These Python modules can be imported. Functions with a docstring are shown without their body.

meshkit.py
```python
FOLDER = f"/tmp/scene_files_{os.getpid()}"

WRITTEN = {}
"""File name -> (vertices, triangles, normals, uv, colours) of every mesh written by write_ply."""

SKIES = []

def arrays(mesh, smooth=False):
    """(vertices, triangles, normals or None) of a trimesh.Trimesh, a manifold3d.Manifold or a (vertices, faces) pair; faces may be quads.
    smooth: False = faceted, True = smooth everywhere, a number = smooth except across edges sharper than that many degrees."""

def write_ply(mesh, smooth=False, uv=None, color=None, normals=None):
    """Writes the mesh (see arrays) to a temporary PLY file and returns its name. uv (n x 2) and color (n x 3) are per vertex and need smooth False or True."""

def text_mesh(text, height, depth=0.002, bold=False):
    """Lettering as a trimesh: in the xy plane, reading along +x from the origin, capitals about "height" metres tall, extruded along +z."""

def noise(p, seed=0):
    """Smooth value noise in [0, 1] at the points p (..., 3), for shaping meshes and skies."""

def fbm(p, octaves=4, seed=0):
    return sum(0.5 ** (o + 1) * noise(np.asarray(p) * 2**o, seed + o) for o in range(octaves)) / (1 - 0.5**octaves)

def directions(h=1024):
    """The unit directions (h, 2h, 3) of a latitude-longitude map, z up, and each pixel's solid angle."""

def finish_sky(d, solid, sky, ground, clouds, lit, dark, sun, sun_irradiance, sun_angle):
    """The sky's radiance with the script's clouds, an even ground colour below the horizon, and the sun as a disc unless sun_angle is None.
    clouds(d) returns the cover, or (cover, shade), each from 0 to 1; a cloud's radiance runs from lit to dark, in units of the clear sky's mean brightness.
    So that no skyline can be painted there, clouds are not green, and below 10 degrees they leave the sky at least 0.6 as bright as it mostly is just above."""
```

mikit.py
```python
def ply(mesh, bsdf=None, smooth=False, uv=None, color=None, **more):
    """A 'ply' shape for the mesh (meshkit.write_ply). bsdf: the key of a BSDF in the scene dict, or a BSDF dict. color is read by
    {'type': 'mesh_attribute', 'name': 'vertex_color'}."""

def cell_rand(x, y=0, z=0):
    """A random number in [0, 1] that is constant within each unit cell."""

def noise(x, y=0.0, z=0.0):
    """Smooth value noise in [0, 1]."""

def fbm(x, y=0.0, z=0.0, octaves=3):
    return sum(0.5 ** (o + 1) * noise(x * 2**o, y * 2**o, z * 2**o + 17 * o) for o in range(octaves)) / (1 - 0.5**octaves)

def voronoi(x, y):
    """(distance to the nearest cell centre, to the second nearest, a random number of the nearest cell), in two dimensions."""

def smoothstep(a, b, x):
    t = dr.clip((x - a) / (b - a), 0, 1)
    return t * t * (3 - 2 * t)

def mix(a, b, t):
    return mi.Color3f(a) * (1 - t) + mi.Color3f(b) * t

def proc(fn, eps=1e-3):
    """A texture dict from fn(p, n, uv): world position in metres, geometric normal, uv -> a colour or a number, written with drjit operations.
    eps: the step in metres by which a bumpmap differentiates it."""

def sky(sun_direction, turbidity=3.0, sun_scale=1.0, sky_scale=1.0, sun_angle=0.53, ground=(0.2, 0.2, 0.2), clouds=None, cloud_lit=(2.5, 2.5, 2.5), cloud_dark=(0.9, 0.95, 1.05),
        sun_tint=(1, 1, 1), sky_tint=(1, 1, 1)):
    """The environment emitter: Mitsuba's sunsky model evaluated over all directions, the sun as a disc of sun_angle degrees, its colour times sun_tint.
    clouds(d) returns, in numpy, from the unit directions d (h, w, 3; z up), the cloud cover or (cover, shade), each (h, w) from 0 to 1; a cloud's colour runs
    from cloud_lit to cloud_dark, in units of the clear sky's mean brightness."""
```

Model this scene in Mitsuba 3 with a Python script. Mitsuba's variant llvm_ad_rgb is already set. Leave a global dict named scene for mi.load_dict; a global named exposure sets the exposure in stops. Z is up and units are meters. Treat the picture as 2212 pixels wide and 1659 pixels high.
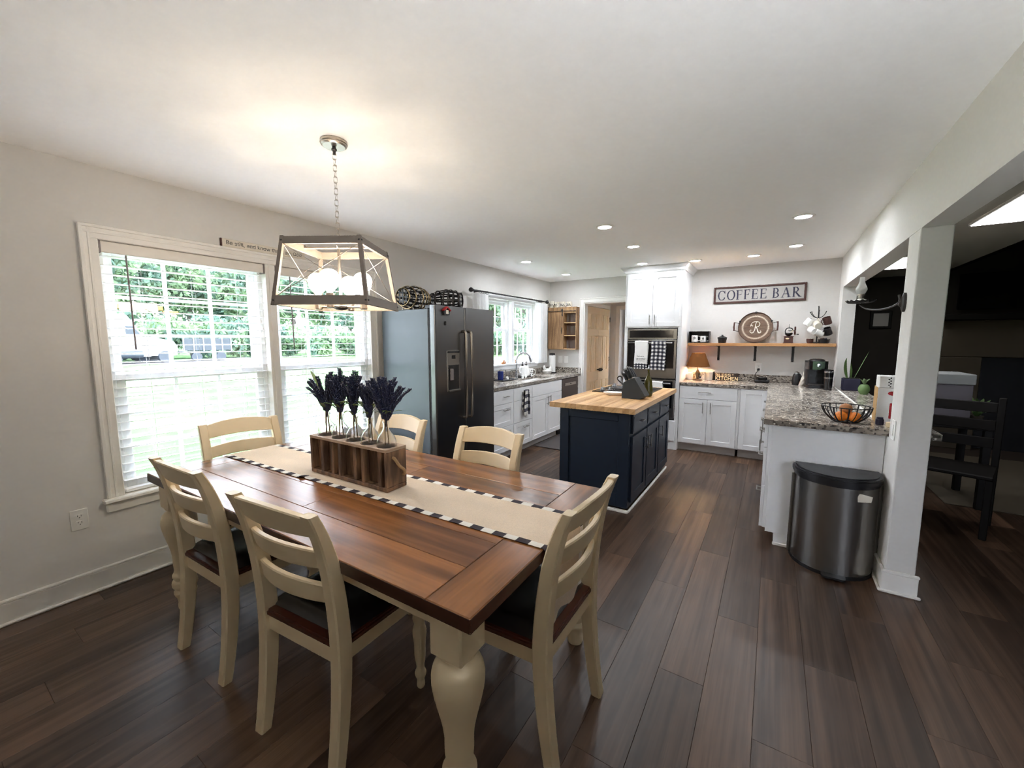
import math, random
import numpy as np
import trimesh, shapely
import shapely.geometry as sg
import shapely.affinity as sa
from scipy.spatial import ConvexHull
import drjit as dr
import mitsuba as mi
import mikit, meshkit

random.seed(7)
rng = np.random.default_rng(7)
T = mi.ScalarTransform4f
PI = math.pi
scene, labels = {}, {}

# ------------------------------------------------------------------ camera, sky, exposure
CAM_H, YAW, PITCH = 1.47, 0.5717, 0.10938
F_PX = 874.0
_fw = [math.cos(YAW) * math.cos(PITCH), math.sin(YAW) * math.cos(PITCH), -math.sin(PITCH)]
scene['camera'] = {'type': 'perspective', 'fov_axis': 'x', 'fov': math.degrees(2 * math.atan(1106 / F_PX)), 'near_clip': 0.02, 'far_clip': 400.0,
                   'to_world': T().look_at(origin=[0, 0, CAM_H], target=[_fw[0], _fw[1], CAM_H + _fw[2]], up=[0, 0, 1])}
exposure = 2.3
SKY = 3.0            # radiance of the overcast sky
POT = 52.0           # radiance of the recessed lights
TORCH = 29.0
BULB = 13.5          # radiance of the pendant bulbs


def _clouds(d):
    n = meshkit.fbm(np.asarray(d) * np.array([3.0, 3.0, 6.0]) + 5.0, 4)
    return np.ones(n.shape), np.clip((n - 0.35) * 1.2, 0, 0.6)


_base = 0.0


def overcast():
    """An even overcast sky; sky_scale is set so that the mean radiance is SKY."""
    return mikit.sky((0.3, 0.35, 0.85), turbidity=6.0, sun_scale=0.0, sky_scale=SKY_SCALE, clouds=_clouds, cloud_lit=(2.1, 2.28, 2.62), cloud_dark=(1.45, 1.58, 1.84), ground=(0.15, 0.18, 0.12))


SKY_SCALE = 11.0
scene['sky'] = overcast()


# ------------------------------------------------------------------ colours and materials
def S(*c):
    """sRGB 0-255 to linear."""
    x = np.array(c, float) / 255
    return [float(v) for v in np.where(x <= 0.04045, x / 12.92, ((x + 0.055) / 1.055) ** 2.4)]


def rgb(c):
    return {'type': 'rgb', 'value': [float(v) for v in c]}


def mat(name, color, rough=0.5, metal=0.0, spec=0.5, two=True, bump=None, **more):
    b = {'type': 'principled', 'base_color': color if isinstance(color, dict) else rgb(color), 'roughness': float(rough), 'metallic': float(metal), 'specular': float(spec), **more}
    if metal > 0:
        b.pop('specular')
    if bump is not None:
        b = {'type': 'bumpmap', 'tex': bump[0], 'scale': float(bump[1]), 'bsdf': b}
    scene[name] = {'type': 'twosided', 'bsdf': b} if two else b
    return name


def wood(dark, mid, light, along=1.6, across=55.0, knots=0.0, var=0.25):
    """Grain along uv.x (metres, plus 10 per piece) and across uv.y; the piece's number gives its tone."""
    def fn(p, n, uv):
        k = dr.floor(uv.x / 10.0)
        x = uv.x - 10.0 * k
        r = mikit.cell_rand(k, 3, 1)
        g = mikit.fbm(x * along + 7.3 * r * 10, uv.y * across, k * 1.7, 3)
        w = mikit.noise(x * along * 0.6 + 3 * r, uv.y * across * 0.13, k * 2.3 + 5)
        fine = mikit.noise(x * along * 6, uv.y * across * 7, k)
        c = mikit.mix(dark, light, mikit.smoothstep(0.25, 0.75, g * 0.6 + w * 0.4))
        c = mikit.mix(c, mi.Color3f(mid), 0.35)
        c = c * (0.9 + 0.2 * fine)
        if knots:
            d1, d2, _ = mikit.voronoi(x * 2.2 + r * 9, uv.y * 9 + k * 3.1)
            c = c * (1 - knots * (1 - mikit.smoothstep(0.05, 0.32, d1)))
        return c * (1 + var * (mikit.cell_rand(k, 9, 4) - 0.5) * 2)
    return mikit.proc(fn)


def granite(p, n, uv):
    a = mikit.noise(p.x * 60 + 3, p.y * 60, p.z * 60)
    b = mikit.noise(p.x * 95 + 31, p.y * 95 + 7, p.z * 95 + 3)
    w = mikit.fbm(p.x * 14, p.y * 14 + 9, p.z * 14, 3)
    c = mikit.mix(S(114, 106, 98), S(170, 161, 150), mikit.smoothstep(0.35, 0.7, w))
    c = mikit.mix(c, mi.Color3f(S(76, 68, 62)), mikit.smoothstep(0.55, 0.72, a))
    c = mikit.mix(c, mi.Color3f(S(28, 28, 32)), mikit.smoothstep(0.62, 0.74, b * 0.6 + w * 0.25 + a * 0.15))
    return mikit.mix(c, mi.Color3f(S(214, 208, 200)), mikit.smoothstep(0.72, 0.82, mikit.noise(p.x * 80 + 51, p.y * 80, p.z * 80 + 9)))


def wall_tex(p, n, uv):
    f = mikit.noise(p.x * 70, p.y * 70, p.z * 70)
    return mi.Color3f(S(212, 209, 205)) * (0.985 + 0.03 * f)


def ceil_tex(p, n, uv):
    return mi.Color3f(S(243, 242, 241)) * (0.99 + 0.02 * mikit.noise(p.x * 50, p.y * 50, p.z * 50))


def lawn_tex(p, n, uv):
    w = mikit.fbm(p.x * 0.35, p.y * 0.35, 0, 4)
    return mikit.mix(S(58, 88, 50), S(84, 106, 68), mikit.smoothstep(0.3, 0.7, w)) * (0.85 + 0.3 * mikit.noise(p.x * 3, p.y * 3, 0))


def foliage_tex(p, n, uv):
    w = mikit.fbm(p.x * 0.7, p.y * 0.7, p.z * 0.7, 3)
    return mikit.mix(S(112, 138, 126), S(148, 172, 134), mikit.smoothstep(0.35, 0.65, w))


def runner_tex(p, n, uv):
    edge = (uv.y < 0.09) | (uv.y > 0.91)
    k = dr.floor(uv.x / 0.05)
    dark = (k - 2 * dr.floor(k / 2)) > 0.5
    weave = 0.93 + 0.14 * mikit.noise(uv.x * 420, uv.y * 130, 0)
    cloth = mi.Color3f(S(222, 205, 186)) * weave * (0.95 + 0.1 * mikit.noise(uv.x * 9, uv.y * 5, 3))
    chk = dr.select(dark, mi.Color3f(S(62, 56, 62)), mi.Color3f(S(236, 233, 228)))
    return dr.select(edge, chk, cloth)


def gingham(n_u, n_v):
    """Black and white checked cloth; uv runs 0..1 over the cloth."""
    def fn(p, n, uv):
        a = dr.floor(uv.x * n_u)
        b = dr.floor(uv.y * n_v)
        oa = (a - 2 * dr.floor(a / 2)) > 0.5
        ob = (b - 2 * dr.floor(b / 2)) > 0.5
        c = dr.select(oa & ob, mi.Color3f(S(14, 14, 20)), dr.select(oa | ob, mi.Color3f(S(88, 88, 98)), mi.Color3f(S(232, 230, 224))))
        return c
    return mikit.proc(fn)


def towel_text(p, n, uv):
    """White tea towel with a checked hem (uv.y below 0.2)."""
    a, b = dr.floor(uv.x * 9), dr.floor(uv.y * 22)
    oa = (a - 2 * dr.floor(a / 2)) > 0.5
    ob = (b - 2 * dr.floor(b / 2)) > 0.5
    chk = dr.select(oa & ob, mi.Color3f(S(14, 14, 20)), dr.select(oa | ob, mi.Color3f(S(60, 60, 70)), mi.Color3f(S(236, 234, 230))))
    return dr.select(uv.y < 0.2, chk, mi.Color3f(S(236, 234, 230)))


def barn_tex(p, n, uv):
    g = mikit.fbm(p.x * 90, p.y * 90, p.z * 5, 3)
    w = mikit.noise(p.x * 6, p.y * 6, p.z * 3)
    return mikit.mix(S(118, 88, 60), S(178, 142, 102), mikit.smoothstep(0.25, 0.75, 0.6 * g + 0.4 * w))


def crate_tex(p, n, uv):
    g = mikit.fbm(p.x * 70, p.y * 70, p.z * 8, 3)
    w = mikit.noise(p.x * 13, p.y * 13, p.z * 8)
    return mikit.mix(S(66, 46, 32), S(138, 104, 74), mikit.smoothstep(0.3, 0.72, 0.5 * g + 0.5 * w))


def tray_tex(p, n, uv):
    """Brown round tray with a pale leaf wreath; uv is the position from its centre in radii."""
    r = dr.sqrt(uv.x * uv.x + uv.y * uv.y)
    a = dr.atan2(uv.y, uv.x)
    g = mikit.fbm(uv.x * 3, uv.y * 40, 0, 3)
    c = mikit.mix(S(76, 54, 39), S(118, 92, 72), g)
    leaf = dr.abs(dr.sin(a * 26 + 9 * (r - 0.76))) * mikit.smoothstep(0.1, 0.0, dr.abs(r - 0.76)) + mikit.smoothstep(0.018, 0.006, dr.abs(r - 0.76))
    return mikit.mix(c, mi.Color3f(S(212, 196, 176)), dr.clip(leaf, 0, 1) * 0.8)


mat('m_wall', mikit.proc(wall_tex), 0.75, spec=0.3)
mat('m_ceiling', mikit.proc(ceil_tex), 0.85, spec=0.2)
mat('m_trim', S(232, 229, 224), 0.4)
mat('m_window_white', S(236, 238, 240), 0.4)
mat('m_cabinet', S(228, 228, 229), 0.35)
mat('m_toe', S(188, 182, 178), 0.5)
mat('m_floor', wood(S(46, 32, 23), S(64, 46, 35), S(92, 70, 54), 1.3, 42, 0.15, 0.42), 0.38, spec=0.38)
mat('m_floor_base', S(48, 38, 32), 0.8)
mat('m_table', wood(S(66, 38, 19), S(104, 62, 32), S(150, 98, 54), 1.5, 26, 0.25, 0.16), 0.26, spec=0.5, clearcoat=0.5, clearcoat_gloss=0.9)
mat('m_table_edge', S(46, 24, 13), 0.35)
mat('m_groove', S(38, 18, 10), 0.6)
mat('m_cream', S(220, 200, 166), 0.42)
mat('m_seat_wood', S(58, 27, 15), 0.35)
mat('m_black_leather', S(20, 18, 18), 0.28, spec=0.6)
mat('m_runner', mikit.proc(runner_tex), 0.85, spec=0.2)
mat('m_crate', mikit.proc(crate_tex), 0.7)
mat('m_crate_top', S(176, 150, 126), 0.6)
mat('m_rope', S(160, 130, 94), 0.9)
scene['m_thin_glass'] = {'type': 'thindielectric', 'int_ior': 1.45}
scene['m_glass'] = {'type': 'thindielectric', 'int_ior': 1.5}
mat('m_bud', S(44, 48, 72), 0.7)
mat('m_leaf', S(92, 110, 74), 0.6)
scene['m_chimney'] = {'type': 'principledthin', 'base_color': rgb(S(240, 240, 238)), 'roughness': 0.15, 'spec_trans': 0.45, 'diff_trans': 0.6}
mat('m_stem', S(150, 128, 92), 0.7)
mat('m_lamp_wood', S(116, 106, 97), 0.6)
mat('m_nickel', S(176, 168, 158), 0.35, metal=1.0)
mat('m_dark_metal', S(42, 38, 36), 0.45)
mat('m_brass', S(150, 128, 92), 0.3, metal=1.0)
mat('m_chrome', S(200, 202, 205), 0.15, metal=1.0)
mat('m_steel', S(150, 148, 144), 0.3, metal=1.0)
mat('m_steel_dark', S(112, 112, 112), 0.3, metal=1.0)
mat('m_fridge_side', S(88, 97, 104), 0.4)
mat('m_black', S(16, 16, 18), 0.4)
mat('m_black_gloss', S(8, 8, 11), 0.12, spec=0.6)
mat('m_blind', S(240, 241, 243), 0.45)
mat('m_valance', S(226, 220, 212), 0.5)
mat('m_grey_plastic', S(120, 112, 112), 0.5)
mat('m_granite', mikit.proc(granite), 0.14, spec=0.55)
mat('m_butcher', wood(S(168, 122, 76), S(196, 152, 104), S(218, 178, 130), 1.6, 30, 0.0, 0.05), 0.4)
mat('m_shelf_wood', wood(S(150, 100, 58), S(184, 132, 84), S(208, 158, 108), 1.8, 35, 0.1, 0.08), 0.45)
mat('m_block', S(20, 27, 29), 0.45)
mat('m_dishwasher', S(92, 82, 76), 0.38, metal=0.7)
mat('m_navy', S(19, 30, 43), 0.4, spec=0.4)
mat('m_barn', mikit.proc(barn_tex), 0.6)
mat('m_barn_light', S(206, 172, 128), 0.6)
mat('m_barn_dark', S(84, 54, 38), 0.7)
scene['m_curtain'] = {'type': 'principledthin', 'base_color': rgb(S(238, 238, 238)), 'roughness': 0.9, 'diff_trans': 0.7, 'spec_trans': 0.0}
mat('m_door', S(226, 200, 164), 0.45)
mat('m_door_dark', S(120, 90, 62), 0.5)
mat('m_white', S(240, 239, 236), 0.3)
mat('m_offwhite', S(226, 219, 204), 0.4)
mat('m_blue', S(22, 40, 110), 0.3)
mat('m_paper', S(240, 240, 238), 0.9)
mat('m_gingham_small', gingham(7, 15), 0.9)
mat('m_gingham_big', gingham(5, 7), 0.9)
mat('m_towel_white', mikit.proc(towel_text), 0.9)
mat('m_rug', S(70, 66, 66), 0.95)
mat('m_sign_cream', S(212, 204, 190), 0.6)
mat('m_sign_grey', S(172, 168, 164), 0.6)
mat('m_ink', S(22, 18, 20), 0.6)
mat('m_ink_navy', S(34, 32, 56), 0.6)
mat('m_ink_grey', S(90, 88, 90), 0.7)
mat('m_dark_block', S(40, 29, 24), 0.6)
mat('m_frame_brown', S(70, 42, 36), 0.6)
mat('m_burlap', S(150, 108, 66), 0.9)
mat('m_tray', mikit.proc(tray_tex), 0.6)
mat('m_tray_rim', S(84, 62, 52), 0.5, metal=0.4)
mat('m_letter_tan', S(226, 206, 168), 0.6)
mat('m_brown_box', S(164, 130, 84), 0.8)
mat('m_red', S(168, 28, 32), 0.5)
mat('m_orange', S(226, 126, 36), 0.5)
mat('m_tan', S(176, 118, 72), 0.6)
mat('m_green_glass', S(70, 66, 22), 0.15)
mat('m_plant', S(96, 122, 72), 0.5)
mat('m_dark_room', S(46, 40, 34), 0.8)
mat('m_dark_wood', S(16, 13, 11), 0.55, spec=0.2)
mat('m_grey_card', S(92, 88, 94), 0.8)
mat('m_grey_lid', S(126, 128, 128), 0.7)
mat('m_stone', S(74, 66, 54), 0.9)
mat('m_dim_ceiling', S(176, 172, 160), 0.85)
mat('m_lawn', mikit.proc(lawn_tex), 0.95, spec=0.1)
mat('m_drive', S(96, 96, 96), 0.9)
scene['m_foliage'] = {'type': 'principledthin', 'base_color': mikit.proc(foliage_tex), 'roughness': 0.8, 'diff_trans': 1.0, 'spec_trans': 0.0}
mat('m_bark', S(92, 86, 80), 0.9)
mat('m_truck', S(120, 122, 126), 0.4)
mat('m_truck_dark', S(52, 58, 66), 0.4)
mat('m_bus', S(140, 96, 40), 0.5)
scene['m_bulb'] = {'type': 'diffuse', 'reflectance': rgb((0.8, 0.8, 0.8))}


# ------------------------------------------------------------------ mesh building
def _chamfer_topology():
    v = []
    for sx in (-1, 1):
        for sy in (-1, 1):
            for sz in (-1, 1):
                v += [(sx * 1.0, sy * .8, sz * .8), (sx * .8, sy * 1.0, sz * .8), (sx * .8, sy * .8, sz * 1.0)]
    v = np.array(v)
    h = ConvexHull(v)
    f = h.simplices.copy()
    for i, s in enumerate(f):
        a, b, c = v[s]
        if np.dot(np.cross(b - a, c - a), a + b + c) < 0:
            f[i] = s[::-1]
    return f


CH_F = _chamfer_topology()
BOX_V = np.array([[x, y, z] for x in (0, 1) for y in (0, 1) for z in (0, 1)], float)
BOX_F = np.array([[0, 1, 3], [0, 3, 2], [4, 6, 7], [4, 7, 5], [0, 4, 5], [0, 5, 1], [2, 3, 7], [2, 7, 6], [0, 2, 6], [0, 6, 4], [1, 5, 7], [1, 7, 3]])


def I4():
    return np.eye(4)


def Tr(x, y, z=0.0):
    m = np.eye(4)
    m[:3, 3] = (x, y, z)
    return m


def Rz(a):
    c, s = math.cos(a), math.sin(a)
    return np.array([[c, -s, 0, 0], [s, c, 0, 0], [0, 0, 1, 0], [0, 0, 0, 1.0]])


def Rx(a):
    c, s = math.cos(a), math.sin(a)
    return np.array([[1, 0, 0, 0], [0, c, -s, 0], [0, s, c, 0], [0, 0, 0, 1.0]])


def Ry(a):
    c, s = math.cos(a), math.sin(a)
    return np.array([[c, 0, s, 0], [0, 1, 0, 0], [-s, 0, c, 0], [0, 0, 0, 1.0]])


def Sc(x, y, z):
    return np.diag([x, y, z, 1.0])


def frame(cx, cy, cz, o):
    m = np.eye(4)
    m[:3, 0], m[:3, 1], m[:3, 2], m[:3, 3] = cx, cy, cz, o
    return m


# local frames of cabinet fronts: u to the right seen from the front, d into the cabinet, w up
def face_left(y):      # fronts looking to -Y
    return frame((1, 0, 0), (0, 1, 0), (0, 0, 1), (0, y, 0))


def face_back(x):      # fronts looking to -X
    return frame((0, -1, 0), (1, 0, 0), (0, 0, 1), (x, 0, 0))


def face_right(y):     # fronts looking to +Y
    return frame((-1, 0, 0), (0, -1, 0), (0, 0, 1), (0, y, 0))


class MB:
    def __init__(self, M=None):
        self.v, self.f, self.n, self.M = [], [], 0, np.eye(4) if M is None else M

    def add(self, v, f, M=None):
        v = np.asarray(v, float)
        f = np.asarray(f, int)
        if f.shape[1] == 4:
            f = np.vstack([f[:, [0, 1, 2]], f[:, [0, 2, 3]]])
        m = self.M if M is None else self.M @ M
        v = v @ m[:3, :3].T + m[:3, 3]
        if np.linalg.det(m[:3, :3]) < 0:
            f = f[:, ::-1]
        self.v.append(v)
        self.f.append(f + self.n)
        self.n += len(v)
        return self

    def box(self, x0, x1, y0, y1, z0, z1, c=0.002, M=None):
        x0, x1 = min(x0, x1), max(x0, x1)
        y0, y1 = min(y0, y1), max(y0, y1)
        z0, z1 = min(z0, z1), max(z0, z1)
        d = np.array([x1 - x0, y1 - y0, z1 - z0])
        if c <= 0 or c * 2.2 > d.min():
            c = 0 if c <= 0 else d.min() * 0.3
        if c == 0:
            return self.add(np.array([x0, y0, z0]) + BOX_V * d, BOX_F, M)
        m, h, v = np.array([x0 + x1, y0 + y1, z0 + z1]) / 2, d / 2, []
        for sx in (-1, 1):
            for sy in (-1, 1):
                for sz in (-1, 1):
                    v += [(sx * h[0], sy * (h[1] - c), sz * (h[2] - c)), (sx * (h[0] - c), sy * h[1], sz * (h[2] - c)), (sx * (h[0] - c), sy * (h[1] - c), sz * h[2])]
        return self.add(np.array(v) + m, CH_F, M)

    def lathe(self, prof, n=24, M=None, cap=True):
        prof = np.asarray(prof, float)
        k = len(prof)
        a = np.arange(n) * 2 * PI / n
        v = np.stack([prof[:, 0][:, None] * np.cos(a), prof[:, 0][:, None] * np.sin(a), np.repeat(prof[:, 1][:, None], n, 1)], -1).reshape(-1, 3)
        i, j = np.meshgrid(np.arange(k - 1), np.arange(n), indexing='ij')
        q = np.stack([i * n + j, i * n + (j + 1) % n, (i + 1) * n + (j + 1) % n, (i + 1) * n + j], -1).reshape(-1, 4)
        f = np.vstack([q[:, [0, 1, 2]], q[:, [0, 2, 3]]])
        if cap:
            b = k * n
            v = np.vstack([v, [[0, 0, prof[0, 1]], [0, 0, prof[-1, 1]]]])
            j = np.arange(n)
            f = np.vstack([f, np.stack([np.full(n, b), (j + 1) % n, j], 1), np.stack([np.full(n, b + 1), (k - 1) * n + j, (k - 1) * n + (j + 1) % n], 1)])
        return self.add(v, f, M)

    def cyl(self, p0, p1, r0, r1=None, n=14, cap=True):
        p0, p1 = np.array(p0, float), np.array(p1, float)
        z = p1 - p0
        L = np.linalg.norm(z)
        z = z / L
        x = np.cross(z, (0, 0, 1) if abs(z[2]) < 0.9 else (1, 0, 0))
        x /= np.linalg.norm(x)
        return self.lathe([(r0, 0), (r0 if r1 is None else r1, L)], n, frame(x, np.cross(z, x), z, p0), cap)

    def tube(self, pts, r, n=8, closed=False):
        p = np.asarray(pts, float)
        t = (np.roll(p, -1, 0) - np.roll(p, 1, 0)) if closed else np.gradient(p, axis=0)
        t /= np.linalg.norm(t, axis=1, keepdims=True) + 1e-12
        ref = np.array([0, 0, 1.0]) if np.abs(t[:, 2]).mean() < 0.8 else np.array([1.0, 0.13, 0])
        a = np.cross(t, ref)
        a /= np.linalg.norm(a, axis=1, keepdims=True) + 1e-12
        b = np.cross(t, a)
        ang = np.arange(n) * 2 * PI / n
        r = np.broadcast_to(r, (len(p),))[:, None, None]
        v = p[:, None] + r * (np.cos(ang)[None, :, None] * a[:, None] + np.sin(ang)[None, :, None] * b[:, None])
        k = len(p)
        i, j = np.meshgrid(np.arange(k if closed else k - 1), np.arange(n), indexing='ij')
        i2 = (i + 1) % k
        q = np.stack([i * n + j, i * n + (j + 1) % n, i2 * n + (j + 1) % n, i2 * n + j], -1).reshape(-1, 4)
        v = v.reshape(-1, 3)
        f = np.vstack([q[:, [0, 1, 2]], q[:, [0, 2, 3]]])
        if not closed:
            v = np.vstack([v, p[:1], p[-1:]])
            j = np.arange(n)
            f = np.vstack([f, np.stack([np.full(n, k * n), (j + 1) % n, j], 1), np.stack([np.full(n, k * n + 1), (k - 1) * n + j, (k - 1) * n + (j + 1) % n], 1)])
        return self.add(v, f)

    def prism(self, poly, z0, z1, M=None):
        for g in getattr(poly, 'geoms', [poly]):
            if g.area > 1e-9:
                m = trimesh.creation.extrude_polygon(g, z1 - z0, engine='earcut')
                self.add(m.vertices + [0, 0, z0], m.faces, M)
        return self

    def sphere(self, c, r, n=12, M=None):
        m = trimesh.creation.uv_sphere(1.0, count=[n, 2 * n])
        r = np.broadcast_to(r, 3)
        return self.add(m.vertices * r + np.array(c), m.faces, M)

    def grid(self, P, M=None):
        """P (a, b, 3): a surface patch, one sided."""
        a, b = P.shape[:2]
        i, j = np.meshgrid(np.arange(a - 1), np.arange(b - 1), indexing='ij')
        q = np.stack([i * b + j, (i + 1) * b + j, (i + 1) * b + j + 1, i * b + j + 1], -1).reshape(-1, 4)
        return self.add(P.reshape(-1, 3), q, M)

    def slab(self, P, t):
        """A sheet P (a, b, 3) given thickness t along its normals, edges closed."""
        a, b = P.shape[:2]
        du, dv = np.gradient(P, axis=0), np.gradient(P, axis=1)
        n = np.cross(du, dv)
        n /= np.linalg.norm(n, axis=2, keepdims=True) + 1e-12
        Q = P + n * t
        v = np.vstack([P.reshape(-1, 3), Q.reshape(-1, 3)])
        i, j = np.meshgrid(np.arange(a - 1), np.arange(b - 1), indexing='ij')
        q = np.stack([i * b + j, (i + 1) * b + j, (i + 1) * b + j + 1, i * b + j + 1], -1).reshape(-1, 4)
        N = a * b
        ring = [(i, 0) for i in range(a)] + [(a - 1, j) for j in range(1, b)] + [(i, b - 1) for i in range(a - 2, -1, -1)] + [(0, j) for j in range(b - 2, 0, -1)]
        r = np.array([x * b + y for x, y in ring])
        s = np.stack([r, r + N, np.roll(r, -1) + N, np.roll(r, -1)], 1)
        return self.add(v, np.vstack([q[:, ::-1], q + N, s[:, ::-1]]))

    def get(self):
        return np.vstack(self.v), np.vstack(self.f)


def fresh(name):
    if name not in scene and name not in labels:
        return name
    i = 1
    while f'{name}_{i:03d}' in scene or f'{name}_{i:03d}' in labels:
        i += 1
    return f'{name}_{i:03d}'


def shape(mesh, m, smooth=False, uv=None, M=None, **more):
    if isinstance(mesh, MB):
        mesh = mesh.get()
    d = mikit.ply(mesh, m, smooth, uv=uv, **more)
    if M is not None:
        d['to_world'] = T(M)
    return d


class Thing:
    def __init__(self, name, label, cat=None, group=None, M=None, kind=None, key=None):
        self.key, self.M, self.parts = key or fresh(name), M, []
        labels[self.key] = {}
        if label:
            labels[self.key]['label'] = label
        if cat:
            labels[self.key]['category'] = cat
        if group:
            labels[self.key]['group'] = group
        if kind:
            labels[self.key]['kind'] = kind

    def part(self, name, mesh, m, smooth=False, uv=None, parent=None, label=None, kind=None, **more):
        key = fresh((parent or self.key) + '__' + name)
        scene[key] = shape(mesh, m, smooth, uv, self.M, **more)
        if label or kind:
            labels[key] = {k: v for k, v in (('label', label), ('kind', kind)) if v}
        self.parts.append(key)
        return key

    def copy(self, M, label):
        t = Thing(self.key.split('_0')[0], label, labels[self.key]['category'], labels[self.key].get('group'), M)
        for k in self.parts:
            key = t.key + k[len(self.key):]
            scene[key] = {**scene[k], 'to_world': T(M)}
            if k in labels:
                labels[key] = dict(labels[k])
            t.parts.append(key)
        return t


def single(name, label, cat, mesh, m, smooth=False, uv=None, group=None, M=None, kind=None, **more):
    key = fresh(name)
    labels[key] = {'label': label, 'category': cat}
    if group:
        labels[key]['group'] = group
    if kind:
        labels[key]['kind'] = kind
    scene[key] = shape(mesh, m, smooth, uv, M, **more)
    return key


def struct(name, mesh, m, label=None, smooth=False, M=None, **more):
    scene[name] = shape(mesh, m, smooth, None, M, **more)
    labels[name] = {'kind': 'structure'}
    if label:
        labels[name]['label'] = label
    return name


def sub(parent, name, mesh, m, smooth=False, uv=None, label=None, kind=None, M=None, **more):
    key = fresh(parent + '__' + name)
    scene[key] = shape(mesh, m, smooth, uv, M, **more)
    if label or kind:
        labels[key] = {k: v for k, v in (('label', label), ('kind', kind)) if v}
    return key


_piece = [0]


def wuv(mesh, axis, other=None):
    """uv for wood(): metres along the axis (+10 per piece), metres across."""
    v = mesh.get()[0] if isinstance(mesh, MB) else mesh[0]
    _piece[0] += 1
    o = [i for i in range(3) if i != axis]
    along = v[:, axis] - v[:, axis].min()
    return np.stack([along + 0.05 + 10.0 * _piece[0], v[:, o[0]] + v[:, o[1]]], 1)


def rrect(x0, y0, x1, y1, r, q=6):
    return sg.box(x0 + r, y0 + r, x1 - r, y1 - r).buffer(r, quad_segs=q)


def bez(p, n=12):
    p = np.array(p, float)
    t = np.linspace(0, 1, n)[:, None]
    if len(p) == 3:
        return (1 - t) ** 2 * p[0] + 2 * t * (1 - t) * p[1] + t * t * p[2]
    return (1 - t) ** 3 * p[0] + 3 * t * (1 - t) ** 2 * p[1] + 3 * t * t * (1 - t) * p[2] + t ** 3 * p[3]


def spline(pts, n=40):
    from scipy.interpolate import CubicSpline
    p = np.array(pts, float)
    s = np.r_[0, np.cumsum(np.linalg.norm(np.diff(p, axis=0), axis=1))]
    return CubicSpline(s, p, axis=0)(np.linspace(0, s[-1], n))


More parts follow.
